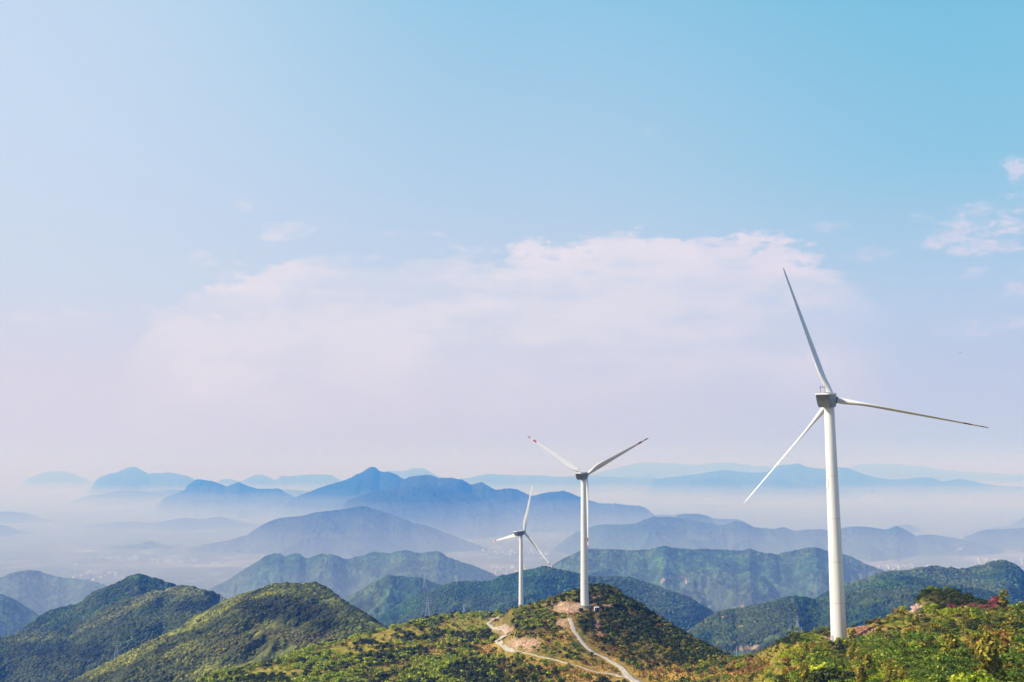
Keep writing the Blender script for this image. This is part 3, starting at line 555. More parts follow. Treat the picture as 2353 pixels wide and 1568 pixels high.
def turbine(label, hubpx, Y, yaw, ph, basepx_y, r0, r1, logo=None, side_logo=False, dx=0.0, red=(1, 1, 1), pitch=64):
    global BLADE, PLAIN
    a = R(yaw); t = R(5); cone = R(2)
    H = Vector(tuple(float(q) for q in pt(hubpx[0], hubpx[1], Y)))
    fwd = Vector((math.sin(a) * math.cos(t), math.cos(a) * math.cos(t), math.sin(t)))
    base = H - fwd * 4.3; bx, by = base.x + dx, base.y
    gz = float(hgt(bx, by, False)[0]) if basepx_y is None else float(pt(CX, basepx_y, by)[2])
    root = thing('wind_turbine', label, 'wind turbine', (bx, by, gz), 0, 'wind turbines on the ridge')
    hz_ = H.z - gz                                    # rotor centre above the base
    top = hz_ - 2.55
    mb = MB(); n = 48
    zs = [-3, 0, .25, .26] + [top * k / 12 for k in range(1, 13)]
    def rr(z): return r0 + (r1 - r0) * max(0, min(1, z / top)) ** .92
    rings = []; mis = []
    for z in zs: rings.append([(rr(z) * math.cos(2 * math.pi * k / n), rr(z) * math.sin(2 * math.pi * k / n), z) for k in range(n)])
    mb.loft(rings, True, 0); tower = mb.build('tower', M_TOWER, root, True, 40)
    for fz in (.17, .34, .52, .70):                              # flange seams between tower sections
        z = top * fz; q = MB()
        q.loft([[((rr(z) + d) * math.cos(2 * math.pi * k / n), (rr(z) + d) * math.sin(2 * math.pi * k / n), z + e) for k in range(n)] for d, e in ((-.02, -.07), (.015, -.05), (.015, .05), (-.02, .07))], False, 0)
        q.build('flange', M_SEAM, tower, True, 40)
    q = MB(); q.loft([[((r0 + d) * math.cos(2 * math.pi * k / n), (r0 + d) * math.sin(2 * math.pi * k / n), e) for k in range(n)] for d, e in ((.9, -2.5), (.9, .12), (.0, .16))], True, 0)
    q.build('foundation', M_CONC, root)
    # door with steps at the foot
    q = MB(); M = Matrix.Rotation(R(200), 3, 'Z')
    q.box(M @ Vector((r0 - .02, 0, 1.6)), (.12, .9, 2.1), 0, M); q.box(M @ Vector((r0 + .5, 0, .35)), (.9, 1.1, .12), 0, M); q.box(M @ Vector((r0 + 1.1, 0, .15)), (.5, 1.1, .1), 0, M)
    q.build('door', M_SEAM, root)
    # nacelle frame: local x across, y forward
    NM = Matrix.Rotation(-a, 4, 'Z') @ Matrix.Rotation(R(4), 4, 'X')
    nac = MB(); rings = []
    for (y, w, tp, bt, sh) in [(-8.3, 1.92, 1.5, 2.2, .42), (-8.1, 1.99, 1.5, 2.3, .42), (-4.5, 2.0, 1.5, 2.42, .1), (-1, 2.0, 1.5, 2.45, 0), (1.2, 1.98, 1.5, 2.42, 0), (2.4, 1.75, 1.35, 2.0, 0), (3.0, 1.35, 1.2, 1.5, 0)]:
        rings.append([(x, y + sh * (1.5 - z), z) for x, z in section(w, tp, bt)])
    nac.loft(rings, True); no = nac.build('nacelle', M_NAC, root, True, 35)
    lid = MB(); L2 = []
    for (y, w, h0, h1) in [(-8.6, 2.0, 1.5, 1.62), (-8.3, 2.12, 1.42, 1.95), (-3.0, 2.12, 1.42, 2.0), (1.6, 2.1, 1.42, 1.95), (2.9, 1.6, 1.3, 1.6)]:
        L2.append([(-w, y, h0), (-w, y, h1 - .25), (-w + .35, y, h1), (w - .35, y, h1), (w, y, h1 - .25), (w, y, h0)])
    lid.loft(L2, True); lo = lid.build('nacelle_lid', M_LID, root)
    mast = MB()
    for sx in (-.72, .72): mast.tube([(sx * 1.1, -7.2, 1.9), (sx * .85, -7.2, 3.7)], .07, 6)
    mast.tube([(-1.0, -7.2, 3.7), (1.0, -7.2, 3.7)], .07, 6)
    for sx in (-.55, .0, .55): mast.tube([(sx, -7.2, 3.7), (sx, -7.2, 4.15)], .045, 5); mast.box((sx, -7.2, 4.18), (.2, .2, .1))
    mo = mast.build('weather_mast', M_DKM, root)
    parts = [no, lo, mo]
    for c_, d_ in (((.75, -5.2, 2.06), (1.1, 1.3, .16)), ((-.6, -1.5, 2.02), (.9, 1.2, .12))):
        hatch = MB(); hatch.box(c_, d_); parts.append(hatch.build('roof_hatch', M_DKM, root))
    if side_logo:                                      # blue round mark and a line of lettering on the side
        q = MB(); q.add([(1.985 + .05, -2.9 + .55 * math.cos(k * math.pi / 8), -.2 + .62 * math.sin(k * math.pi / 8)) for k in range(16)] , [tuple(range(16))])
        parts.append(q.build('side_emblem', M_BLUE, root)); q = MB(); q.box((2.01, .05, -.95), (.02, 3.4, .12))
        for k in range(5):
            y = -1.7 + k * .62; q.box((2.02, y + .2, -.45), (.03, .1, .95)); q.box((2.02, y + .4, .0), (.03, .35, .1)); q.box((2.02, y + .4, -.65), (.03, .3, .1))
        parts.append(q.build('side_lettering', M_BLUE, root))
    else:
        q = MB(); q.box((2.02, .4, -.3), (.03, .1, 1.1)); q.box((2.02, .4, .05), (.03, .9, .1))
        parts.append(q.build('side_emblem', M_BLUE, root))
    for p in parts: p.matrix_local = Matrix.Translation((0, 0, hz_ - .35)) @ NM
    # hub and blades about the rotor axis
    e1 = Vector((math.cos(a), -math.sin(a), 0)); e2 = e1.cross(fwd)
    RM = Matrix((e1, fwd, e2)).transposed().to_4x4()       # local x=e1, y=forward axis, z=e2
    Hl = Vector((H.x - bx, H.y - by, hz_))
    hb = MB(); prof = [(-1.9, 1.15), (-1.6, 1.45), (-.9, 1.62), (0, 1.66), (.9, 1.5), (1.6, 1.05), (2.0, .5), (2.15, .05)]
    hb.loft([[(rad * math.cos(2 * math.pi * k / 28), y, rad * math.sin(2 * math.pi * k / 28)) for k in range(28)] for y, rad in prof], True)
    h = hb.build('hub', M_LID, root, True, 50); h.matrix_local = Matrix.Translation(Hl) @ RM
    if BLADE is None:
        b0 = blade_mesh().build('blade', [M_BLADE, M_RED], root, True, 50); BLADE = b0.data; bpy.data.objects.remove(b0)
        b0 = blade_mesh(False).build('blade', [M_BLADE, M_RED], root, True, 50); PLAIN = b0.data; bpy.data.objects.remove(b0)
    for k in range(3):
        b = bpy.data.objects.new('blade', BLADE if red[k] else PLAIN); COL.objects.link(b); b.parent = root
        b.matrix_local = Matrix.Translation(Hl) @ RM @ Matrix.Rotation(R(ph + 120 * k), 4, 'Y') @ Matrix.Rotation(-cone, 4, 'X') @ Matrix.Rotation(R(pitch), 4, 'Z')
        cl = MB(); m_ = 24
        cl.loft([[(rad * math.cos(2 * math.pi * j / m_), rad * math.sin(2 * math.pi * j / m_), z) for j in range(m_)] for z, rad in ((1.3, 1.06), (1.75, 1.06))], True)
        c_ = cl.build('blade_collar', M_DKM, b, True, 40); c_.name = 'blade_collar'
    if logo:                                           # outlined oval emblem painted on the left of the tower
        q = MB(); zc, hh, ww, ang = logo; pts = []
        K = 40
        def P(th, s_): 
            z = zc + hh * s_ * math.sin(th) * (1 if math.sin(th) > 0 else 1.25); an = R(ang) + ww * s_ * math.cos(th) / rr(z) 
            return ((rr(z) + .02) * math.cos(an), (rr(z) + .02) * math.sin(an), z)
        for k in range(K):
            t0, t1 = 2 * math.pi * k / K, 2 * math.pi * (k + 1) / K
            q.add([P(t0, 1), P(t1, 1), P(t1, .88), P(t0, .88)], [(0, 1, 2, 3)])
        q.build('emblem', M_PINKM, tower)
    return root, bx, by, gz
T1 = turbine('nearest and largest white wind turbine at right, standing among shrubs', (1912, 917.5), 311, 30.7, 103, 1480, 2.35, 1.5, logo=(47.5, 1.7, 1.7, 164), red=(1, 0, 0))
T2 = turbine('middle white wind turbine on the bare pad atop the central hill', (1346.5, 1090.8), 605, 25, 61.8, 1391, 2.45, 1.5, side_logo=True, pitch=30)
T3 = turbine('smallest, farthest white wind turbine whose foot is behind the hill shrubs', (1204.2, 1223), 932, 42, 15.8, None, 2.5, 1.5, red=(0, 1, 1), pitch=5)

# ------------------------------------------------------------------ concrete paths laid on the hill
M_PATH = mat_plain('path_concrete', (.56, .50, .40), .95, var=.35, vscale=.8)
def path(name, pts, w, lift=.10):
    P = [hit(x, y)[:2] for x, y in pts]; P = np.array(P)
    d = np.r_[0, np.cumsum(np.hypot(*np.diff(P, axis=0).T))]
    s = np.arange(0, d[-1], .8); X = interp_smooth(s, d, P[:, 0]); Yv = interp_smooth(s, d, P[:, 1])
    W = np.interp(s, d, w if hasattr(w, '__len__') else np.full(len(P), w))
    tx, ty = np.gradient(X), np.gradient(Yv); L = np.hypot(tx, ty); nx, ny = -ty / L, tx / L
    rows = []
    ws = np.linspace(-.5, .5, 5)
    zc = np.maximum(hgt(X, Yv), .5 * (hgt(X + nx * W * .4, Yv + ny * W * .4) + hgt(X - nx * W * .4, Yv - ny * W * .4)))
    zc = smooth1(zc, 9)
    A = []
    wob = 1 + .28 * fbm(s / 3, s * 0, 3, 8)
    for q in ws:
        x = X + nx * W * q * wob; y = Yv + ny * W * q * wob
        A.append(np.stack([x, y, np.maximum(hgt(x, y), zc - .25) + lift], -1))
    x0, x1 = A[0], A[-1]
    lo0 = x0.copy(); lo0[:, 2] -= .7; lo1 = x1.copy(); lo1[:, 2] -= .7
    A = [lo0] + A + [lo1]
    V = np.stack(A, 0); m, n = V.shape[:2]
    idx = np.arange(m * n).reshape(m, n)
    F = np.stack([idx[:-1, :-1], idx[:-1, 1:], idx[1:, 1:], idx[1:, :-1]], -1).reshape(-1, 4)[:, ::-1]
    return tag(mesh_np(name, V.reshape(-1, 3), F, M_PATH), kind='structure'), V
path('path', [(1309, 1421), (1314, 1432), (1319, 1448), (1328, 1464), (1338, 1478), (1352, 1490), (1372, 1502), (1393, 1514), (1412, 1526), (1428, 1536), (1438, 1548), (1446, 1560), (1462, 1572), (1480, 1580)], [2.6, 2.6, 2.5, 2.4, 2.4, 2.3, 2.3, 2.3, 2.4, 2.6, 3.0, 3.6, 3.8, 3.8])
path('path', [(1440, 1556), (1428, 1557), (1414, 1552), (1400, 1549), (1370, 1543), (1335, 1534), (1300, 1524), (1270, 1515), (1235, 1507), (1205, 1501), (1180, 1498)], [4.0, 3.2, 2.2, 1.3, 1.0, .9, .9, .8, .7, .6, .6])
path('path', [(1180, 1498), (1166, 1494), (1157, 1486), (1146, 1478), (1143, 1473), (1152, 1469), (1163, 1463), (1168, 1457), (1160, 1451), (1146, 1446), (1128, 1440), (1122, 1434), (1133, 1428), (1146, 1422)], [1.2, 1.8, 2.2, 2.6, 2.8, 2.8, 2.8, 2.6, 2.2, 2.0, 2.2, 3.0, 4.5, 6.0])

# ------------------------------------------------------------------ transformer kiosk beside the middle turbine
M_KG = mat_plain('kiosk_green', (.035, .06, .05), .6, var=.2, vscale=1)
M_WH = mat_plain('white_paint', (.8, .8, .78), .5)
kx, ky, kz = hit(1371, 1408)
kz -= .1
k_ = thing('transformer_kiosk', 'small dark green transformer kiosk with white roof beside the middle turbine', 'electrical kiosk', (kx, ky, kz), R(8))
q = MB(); q.box((0, 0, 1.45), (2.5, 2.2, 2.1)); q.build('cabinet', M_KG, k_)
q = MB(); q.box((0, 0, 2.58), (2.8, 2.5, .14)); q.loft([[(-1.4, -1.25, 2.652), (1.4, -1.25, 2.652), (1.4, 1.25, 2.652), (-1.4, 1.25, 2.652)], [(-1.1, -.2, 2.95), (1.1, -.2, 2.95), (1.1, .2, 2.95), (-1.1, .2, 2.95)]]); q.build('roof', M_WH, k_)
q = MB(); q.box((-1.275, 0, 1.45), (.05, 2.1, 2.0)); q.build('side_panel', M_WH, k_)
q = MB(); q.tube([(-.45, -1.1, 1.75), (-.45, -1.16, 1.75)], .26, 14); q.build('round_sign', M_WH, k_)
for sx in (-1.05, 1.05):
    for sy in (-.9, .9):
        q = MB(); q.box((sx, sy, .05), (.22, .22, .7)); q.build('leg', M_WH, k_)
q = MB(); 
for i in range(4): q.box((-1.75 - .0 * i, -.6 + i * .12, .15 + i * .2), (.7, .14, .08))
q.build('step', M_WH, k_)

# small marker posts by the paths
for (x, y, lab) in [(1406, 1525, 'thin white marker post right of the long concrete path')]:
    px_, py_, pz_ = hit(x, y); q = MB(); q.tube([(0, 0, -.2), (0, 0, 1.2)], .12, 8); q.tube([(0, 0, 1.2), (0, 0, 1.32)], [.12, .02], 8)
    o = q.build('marker_post', M_WH); o.location = (px_, py_, pz_); tag(o, lab, 'marker post')

# ------------------------------------------------------------------ rider on a motor scooter at the path fork
M_SKIN = mat_plain('skin', (.45, .28, .2), .6); M_SHIRT = mat_plain('white_shirt', (.82, .82, .84), .8)
M_TROU = mat_plain('dark_trousers', (.03, .025, .03), .8); M_HAIR = mat_plain('black_hair', (.01, .01, .01), .6)
M_SCR = mat_plain('maroon_plastic', (.09, .015, .015), .35); M_TYRE = mat_plain('tyre_rubber', (.015, .015, .015), .85)
rx, ry, rz = hit(1423.5, 1555.5); rz += .22
sc_ = thing('motor_scooter', 'dark maroon motor scooter standing at the path fork under the rider', 'scooter', (rx, ry, rz), R(12))
def wheel(y, par):
    q = MB(); n = 22; rings = []
    for i in range(n):
        a = 2 * math.pi * i / n; rings.append([(.05 * math.cos(b), y + (.2 + .06 * math.sin(b)) * math.cos(a), .26 + (.2 + .06 * math.sin(b)) * math.sin(a)) for b in [2 * math.pi * j / 8 for j in range(8)]])
    q.loft(rings + [rings[0]], False); w = q.build('wheel', M_TYRE, par, True)
    r_ = MB(); r_.tube([(-.05, y, .26), (.05, y, .26)], .14, 12); r_.build('rim', M_SEAM, w)
wheel(-.62, sc_); wheel(.62, sc_)
q = MB(); q.loft([[(-.14, .75, .5), (.14, .75, .5), (.14, .75, .68), (-.14, .75, .68)], [(-.17, .2, .42), (.17, .2, .42), (.17, .2, .74), (-.17, .2, .74)], [(-.15, 0, .28), (.15, 0, .28), (.13, 0, .36), (-.13, 0, .36)], [(-.15, -.32, .26), (.15, -.32, .26), (.15, -.32, .34), (-.15, -.32, .34)]]); q.build('body', M_SCR, sc_)
q = MB(); q.loft([[(-.2, -.38, .3), (.2, -.38, .3), (.2, -.46, .34), (-.2, -.46, .34)], [(-.16, -.5, .95), (.16, -.5, .95), (.14, -.58, .93), (-.14, -.58, .93)]]); q.build('front_shield', M_SCR, sc_)
q = MB(); q.tube([(0, -.62, .26), (0, -.48, 1.0)], .03, 8); q.tube([(-.32, -.40, 1.04), (0, -.5, 1.02), (.32, -.40, 1.04)], .022, 8); q.build('handlebar', M_DKM, sc_)
q = MB(); q.tube([(0, -.56, .9), (0, -.62, .9)], [.08, .07], 12); q.build('headlight', M_WH, sc_)
q = MB(); q.loft([[(-.13, .72, .76), (.13, .72, .76), (.12, .72, .82), (-.12, .72, .82)], [(-.15, .15, .745), (.15, .15, .745), (.13, .15, .8), (-.13, .15, .8)]]); q.build('seat', M_HAIR, sc_)
def skin_obj(name, verts, edges, radii, mat, parent, sub=1):
    me = bpy.data.meshes.new(name); me.from_pydata(verts, edges, []); o = bpy.data.objects.new(name, me); COL.objects.link(o); o.parent = parent
    sk = o.modifiers.new('skin', 'SKIN')
    for i, r in enumerate(radii): me.skin_vertices[0].data[i].radius = r if hasattr(r, '__len__') else (r, r)
    me.skin_vertices[0].data[0].use_root = True
    sb = o.modifiers.new('sub', 'SUBSURF'); sb.levels = sub; sb.render_levels = sub
    me.materials.append(mat); return o
def ensure_skin(me):
    if not me.skin_vertices: 
        import bmesh
        bm = bmesh.new(); bm.from_mesh(me); bm.verts.layers.skin.verify(); bm.to_mesh(me); bm.free()
pr = thing('person', 'person in a white shirt with black hair riding the scooter at the path fork', 'person', (rx, ry, rz), R(12))
# skeleton: pelvis, spine, neck, head, arms to the bars, legs down to the foot board (scooter front is -y)
bones = [(0, .18, .92), (0, .14, 1.12), (0, .1, 1.36), (0, .08, 1.47), (0, .06, 1.55), (0, .05, 1.66), (0, .05, 1.73),
         (-.17, .1, 1.38), (-.27, -.06, 1.2), (-.3, -.3, 1.1), (-.31, -.4, 1.07), (.17, .1, 1.38), (.27, -.06, 1.2), (.3, -.3, 1.1), (.31, -.4, 1.07),
         (-.1, .16, .88), (-.2, -.22, .86), (-.15, -.2, .46), (-.15, -.34, .38), (.1, .16, .88), (.2, -.22, .86), (.15, -.2, .46), (.15, -.34, .38)]
edges = [(0, 1), (1, 2), (2, 3), (3, 4), (4, 5), (5, 6), (2, 7), (7, 8), (8, 9), (9, 10), (2, 11), (11, 12), (12, 13), (13, 14), (0, 15), (15, 16), (16, 17), (17, 18), (0, 19), (19, 20), (20, 21), (21, 22)]
rad = [.13, .13, .14, .06, .075, .095, .07, .065, .048, .036, .04, .065, .048, .036, .04, .09, .07, .05, .045, .09, .07, .05, .045]
def skin_safe(name, v, e, r, mat, parent):
    import bmesh
    me = bpy.data.meshes.new(name); me.from_pydata(v, e, [])
    bm = bmesh.new(); bm.from_mesh(me); sl_ = bm.verts.layers.skin.verify(); bm.verts.ensure_lookup_table()
    for i, vv in enumerate(bm.verts): vv[sl_].radius = (r[i], r[i]); vv[sl_].use_root = (i == 0)
    bm.to_mesh(me); bm.free(); me.materials.append(mat)
    o = bpy.data.objects.new(name, me); COL.objects.link(o); o.parent = parent
    o.modifiers.new('skin', 'SKIN'); sb = o.modifiers.new('sub', 'SUBSURF'); sb.levels = 1; sb.render_levels = 1
    return o
skin_safe('body', bones, edges, rad, M_SKIN, pr)
skin_safe('shirt', [bones[i] for i in (1, 2, 7, 8, 11, 12, 0)], [(0, 1), (1, 2), (2, 3), (1, 4), (4, 5), (0, 6)], [.155, .165, .085, .065, .085, .065, .15], M_SHIRT, pr)
skin_safe('trousers', [bones[i] for i in (0, 15, 16, 17, 19, 20, 21)], [(0, 1), (1, 2), (2, 3), (0, 4), (4, 5), (5, 6)], [.15, .11, .085, .062, .11, .085, .062], M_TROU, pr)
q = MB(); q.loft([[(rr_ * math.cos(2 * math.pi * k / 14), .07 + rr_ * 1.1 * math.sin(2 * math.pi * k / 14), z) for k in range(14)] for z, rr_ in ((1.6, .1), (1.66, .125), (1.74, .12), (1.8, .075), (1.82, .02))], True); q.build('hair', M_HAIR, pr, True)

# ------------------------------------------------------------------ birds far over the valley
M_BIRD = mat_plain('dark_feathers', (.03, .03, .035), .7)
for (x, y, Y, span, rz_, roll, lab) in [(1142, 773, 150, .62, 0, 12, 'small dark bird gliding in the pale cloud, highest and leftmost of the birds'), (2207, 811, 150, .42, 0, -8, 'small dark bird gliding at far right above the long turbine blade'), (2005, 1131, 150, .45, 0, -4, 'small dark bird low over the mist right of the nearest turbine tower'), (1635, 1224, 170, .36, 40, -25, 'small dark bird against the blue hills between middle and nearest turbines')]:
    X, Yq, Z = pt(x, y, Y); q = MB()
    h = span / 2
    b = thing('bird', lab, 'bird', (float(X), float(Yq), float(Z)), R(rz_), 'birds over the valley')
    b.rotation_euler = (0, R(-roll), R(rz_))
    q.tube([(0, -.17, 0), (0, -.1, 0), (0, 0, 0), (0, .1, 0), (0, .2, 0)], [.008, .03, .038, .025, .004], 8); q.build('body', M_BIRD, b, True)
    for s_ in (-1, 1):
        q = MB(); q.loft([[(s_ * d, -c, z + .006), (s_ * d, c, z), (s_ * d, c, z - .006), (s_ * d, -c, z - .006)] for d, c, z in ((.02, .06, 0), (h * .5, .055, .03), (h, .012, .0))]); q.build('wing', M_BIRD, b)
    q = MB(); q.loft([[(-.02, .16, .004), (.02, .16, .004), (.02, .16, -.004), (-.02, .16, -.004)], [(-.05, .3, .004), (.05, .3, .004), (.05, .3, -.004), (-.05, .3, -.004)]]); q.build('tail', M_BIRD, b)

# ------------------------------------------------------------------ foliage prototypes
def leaf_crown(seed, w, h, n, size, c0, c1, tip, shape='round', lobes=14):
    """leaf-sized quads on many small lobes; returns V, F, colours"""
    r = np.random.default_rng(seed)
    L = []
    for i in range(lobes):
        a = r.uniform(0, 2 * math.pi); rr_ = math.sqrt(r.uniform(0, 1)) * w * .38
        if shape == 'tier': z = h * r.choice([.35, .5, .65, .8, .95]); s_ = (w * .26 * (1.25 - z / h * .5), h * .055)
        elif shape == 'tall': z = h * r.uniform(.25, .95); rr_ *= (1.15 - z / h); s_ = (w * .2, h * .14)
        else: z = h * (.28 + .52 * r.uniform(0, 1) * (1 - (rr_ / (w * .5)) ** 2)); s_ = (w * r.uniform(.13, .24), h * r.uniform(.12, .22))
        L.append((rr_ * math.cos(a), rr_ * math.sin(a), z, *s_, r.uniform(.0, 1)))
    L = np.array(L); k = r.integers(0, lobes, n)
    d = r.normal(size=(n, 3)); d[:, 2] = np.abs(d[:, 2]) * (1.1) - .25; d /= np.linalg.norm(d, axis=1)[:, None]
    rad_ = r.uniform(.72, 1.12, n)[:, None]
    P = L[k, :3] + d * rad_ * np.stack([L[k, 3], L[k, 3], L[k, 4]], 1)
    P[:, 2] = np.maximum(P[:, 2], .08)
    nrm = d + r.normal(size=(n, 3)) * .55 + np.array([0, 0, .35]); nrm /= np.linalg.norm(nrm, axis=1)[:, None]
    t = np.cross(nrm, r.normal(size=(n, 3))); t /= np.linalg.norm(t, axis=1)[:, None]; b = np.cross(nrm, t)
    s1 = (size * r.uniform(.6, 1.3, n))[:, None]; s2 = s1 * r.uniform(.45, .8, n)[:, None]
    V = np.stack([P - t * s1, P - b * s2, P + t * s1, P + b * s2], 1).reshape(-1, 3)
    F = np.arange(n * 4).reshape(n, 4)
    mixv = np.clip(L[k, 5] * 1.1 - .2 + r.uniform(-.2, .35, n), 0, 1)[:, None]
    C = c0 * (1 - mixv) + c1 * mixv
    tp = (r.uniform(0, 1, n) < .10 + .3 * (L[k, 5] > .6))[:, None]; C = np.where(tp, tip, C)
    C = np.repeat(C * r.uniform(.75, 1.25, n)[:, None], 4, 0)
    return V, F, C
def trunk_mb(seed, h, w, r0, forks=4):
    r = random.Random(seed); q = MB(); q.tube([(0, 0, -.5), (0, 0, 0), (r.uniform(-.1, .1), r.uniform(-.1, .1), h * .3)], [r0 * 1.2, r0, r0 * .75], 6)
    for i in range(forks):
        a = i * 2 * math.pi / forks + r.uniform(-.4, .4); b = (math.cos(a) * w * .12, math.sin(a) * w * .12, h * .45); c = (math.cos(a) * w * .28, math.sin(a) * w * .28, h * r.uniform(.6, .85))
        q.tube([(0, 0, h * .18), b, c], [r0 * .6, r0 * .42, r0 * .12], 5)
    return q
BRI = (np.array([.22, .32, .010]), np.array([.42, .48, .015]), np.array([.66, .66, .05]))
MIDG = (np.array([.08, .15, .010]), np.array([.18, .25, .015]), np.array([.34, .40, .04]))
OLV = (np.array([.14, .14, .012]), np.array([.32, .27, .02]), np.array([.52, .43, .05]))
DRK = (np.array([.018, .032, .006]), np.array([.048, .070, .010]), np.array([.13, .145, .018]))
RUS = (np.array([.20, .09, .014]), np.array([.36, .17, .025]), np.array([.50, .29, .06]))
PNK = (np.array([.16, .05, .03]), np.array([.42, .09, .11]), np.array([.62, .22, .22]))
GLD = (np.array([.22, .15, .03]), np.array([.33, .23, .05]), np.array([.45, .36, .10]))
WHT = (np.array([.06, .09, .02]), np.array([.10, .14, .03]), np.array([.75, .76, .66]))
KINDS = {  # kind -> (palette, shape, noun)
    'bright': (BRI, 'round'), 'mid': (MIDG, 'round'), 'olive': (OLV, 'round'), 'dark': (DRK, 'round'), 'rust': (RUS, 'round'), 'pink': (PNK, 'round'), 'tier': (MIDG, 'tier'), 'gold': (GLD, 'tall'), 'tall': (OLV, 'tall'), 'white': (WHT, 'round')}
PROTO = {}
for ki, (kind, (pal, shp)) in enumerate(KINDS.items()):
    PROTO[kind] = []
    for v in range(3):
        w_, h_ = (2.9, 2.2) if shp == 'round' else ((3.8, 2.8) if shp == 'tier' else (2.0, 3.0))
        n_ = 900; sz = .15
        V, F, C = leaf_crown(100 + ki * 7 + v, w_, h_, n_, sz, *pal, shape=shp, lobes=16 if shp == 'round' else 20)
        PROTO[kind].append((V, F, C))

# ------------------------------------------------------------------ scrub placement on the near hills
def sample_ground(n, pxr, yr, seed):
    r = np.random.default_rng(seed)
    u0, u1 = (pxr[0] - CX) / FPX / 1.02, (pxr[1] - CX) / FPX / 1.02
    Y = np.sqrt(r.uniform(yr[0] ** 2, yr[1] ** 2, n)); X = r.uniform(u0, u1, n) * Y
    iu = (X / Y - U[0]) / (U[-1] - U[0]) * (NU - 1); iu_ = np.clip(iu, 0, NU - 2).astype(int)
    ok = (iu > 1) & (iu < NU - 2) & (Y < Yc[iu_] + 6) & (Y > Yb[iu_] * .93)
    X, Y = X[ok], Y[ok]; Z = hgt(X, Y); PX, PY = proj(X, Y, Z)
    return X, Y, Z, PX, PY, r
NOGO = [(1325, 1460, 20, 26), (1309, 1405, 40, 15), (1345, 1395, 36, 11), (1395, 1397, 24, 9), (1430, 1545, 26, 18)]
path_pts = []
for o in COL.objects:
    if o.name.startswith('path'):
        co = np.zeros(len(o.data.vertices) * 3); o.data.vertices.foreach_get('co', co); path_pts.append(co.reshape(-1, 3)[::3, :2])
path_pts = np.concatenate(path_pts)
cell = set(map(tuple, np.floor(path_pts / 1.5).astype(int))); cell |= {(a + i, b + j) for a, b in list(cell) for i in (-1, 0, 1) for j in (-1, 0, 1)}
def clear(X, Y, PX, PY, near=True):
    k = np.array([(int(math.floor(a / 1.5)), int(math.floor(b / 1.5))) not in cell for a, b in zip(X, Y)], bool)
    for (tx, ty, rr_) in [(T1[1], T1[2], 5.0), (T2[1], T2[2], 6.0), (T3[1], T3[2], 4), (kx, ky, 3.2), (rx, ry, 4.5), (rx * .982, ry * .982, 5.5)]: k &= np.hypot(X - tx, Y - ty) > rr_
    for (x, y, rx_, ry_, c, s) in ZONES:
        if c is PINK or c is REDR:
            k &= ((PX - x) / (rx_ * .95)) ** 2 + ((PY - y) / (ry_ * 1.0)) ** 2 > 1 + .5 * fbm(X / 4, Y / 4, 2, 3)
    return k
def gz_w(PX, PY, kinds):
    """strength of the given ground colours at a pixel"""
    t = np.zeros(len(PX))
    for (x, y, rx_, ry_, c, s) in ZONES:
        if any(c is q_ for q_ in kinds): t = np.maximum(t, np.exp(-(((PX - x) / rx_) ** 2 + ((PY - y) / ry_) ** 2) ** 1.5 * .7) * s)
    return t
def batch(name, items, mat, group=None, jitter=.18, seed=3):
    """items: list of (X,Y,Z arrays, proto, scale) merged into one object"""
    r = np.random.default_rng(seed); VV, FF, CC, off = [], [], [], 0
    for (X, Y, Z, sc, (V, F, C), tint) in items:
        n = len(X)
        if not n: continue
        a = r.uniform(0, 2 * math.pi, n); c, s = np.cos(a), np.sin(a)
        S = np.asarray(sc); Sz = S * r.uniform(.8, 1.15, n)
        x = (V[None, :, 0] * c[:, None] - V[None, :, 1] * s[:, None]) * S[:, None] + X[:, None]
        y = (V[None, :, 0] * s[:, None] + V[None, :, 1] * c[:, None]) * S[:, None] + Y[:, None]
        z = V[None, :, 2] * Sz[:, None] + Z[:, None]
        VV.append(np.stack([x, y, z], -1).reshape(-1, 3).astype(np.float32))
        FF.append((F[None] + (np.arange(n) * len(V))[:, None, None]).reshape(-1, F.shape[1]) + off)
        t = (r.uniform(1 - jitter, 1 + jitter, n)[:, None, None] * (tint[:, None, :] if tint is not None else 1.0))
        CC.append((C[None] * t).reshape(-1, 3).astype(np.float32)); off += n * len(V)
    return tag(mesh_np(name, np.concatenate(VV), np.concatenate(FF), mat, cols=np.concatenate(CC)), kind='stuff')
def lowproto(kind, v, n, size):
    pal, shp = KINDS[kind]; w_, h_ = (2.9, 2.2) if shp == 'round' else ((3.8, 2.6) if shp == 'tier' else (2.0, 3.0))
    return leaf_crown(500 + v * 11 + n, w_, h_, n, size, *pal, shape=shp, lobes=9)

# foreground scrub (right): the 300 largest are things of their own
X, Y, Z, PX, PY, r = sample_ground(60000, (1600, 2640), (145, 520), 41)
k = clear(X, Y, PX, PY) & (PX > 1600) & (PX < 2440) & (PY < 1640) & ((PX > 1690) | (Y < 480))
X, Y, Z, PX, PY = [a[k] for a in (X, Y, Z, PX, PY)]
gold = gz_w(PX, PY, [GOLD])
sz0 = np.clip(np.exp(r.normal(.22, .36, len(X))), .55, 2.5)
keep = []; grid = {}
for i in range(len(X)):                               # Poisson spacing
    sp_ = 2.15 * sz0[i] + .35
    if gold[i] > .4: sp_ = 4.5
    c = (int(X[i] // 4.6), int(Y[i] // 4.6)); bad = False
    for a in (-1, 0, 1):
        for b in (-1, 0, 1):
            for j in grid.get((c[0] + a, c[1] + b), ()):
                if (X[i] - X[j]) ** 2 + (Y[i] - Y[j]) ** 2 < sp_ * sp_: bad = True; break
            if bad: break
        if bad: break
    if not bad: keep.append(i); grid.setdefault(c, []).append(i)
keep = np.array(keep); X, Y, Z, PX, PY, sz0 = [a[keep] for a in (X, Y, Z, PX, PY, sz0)]
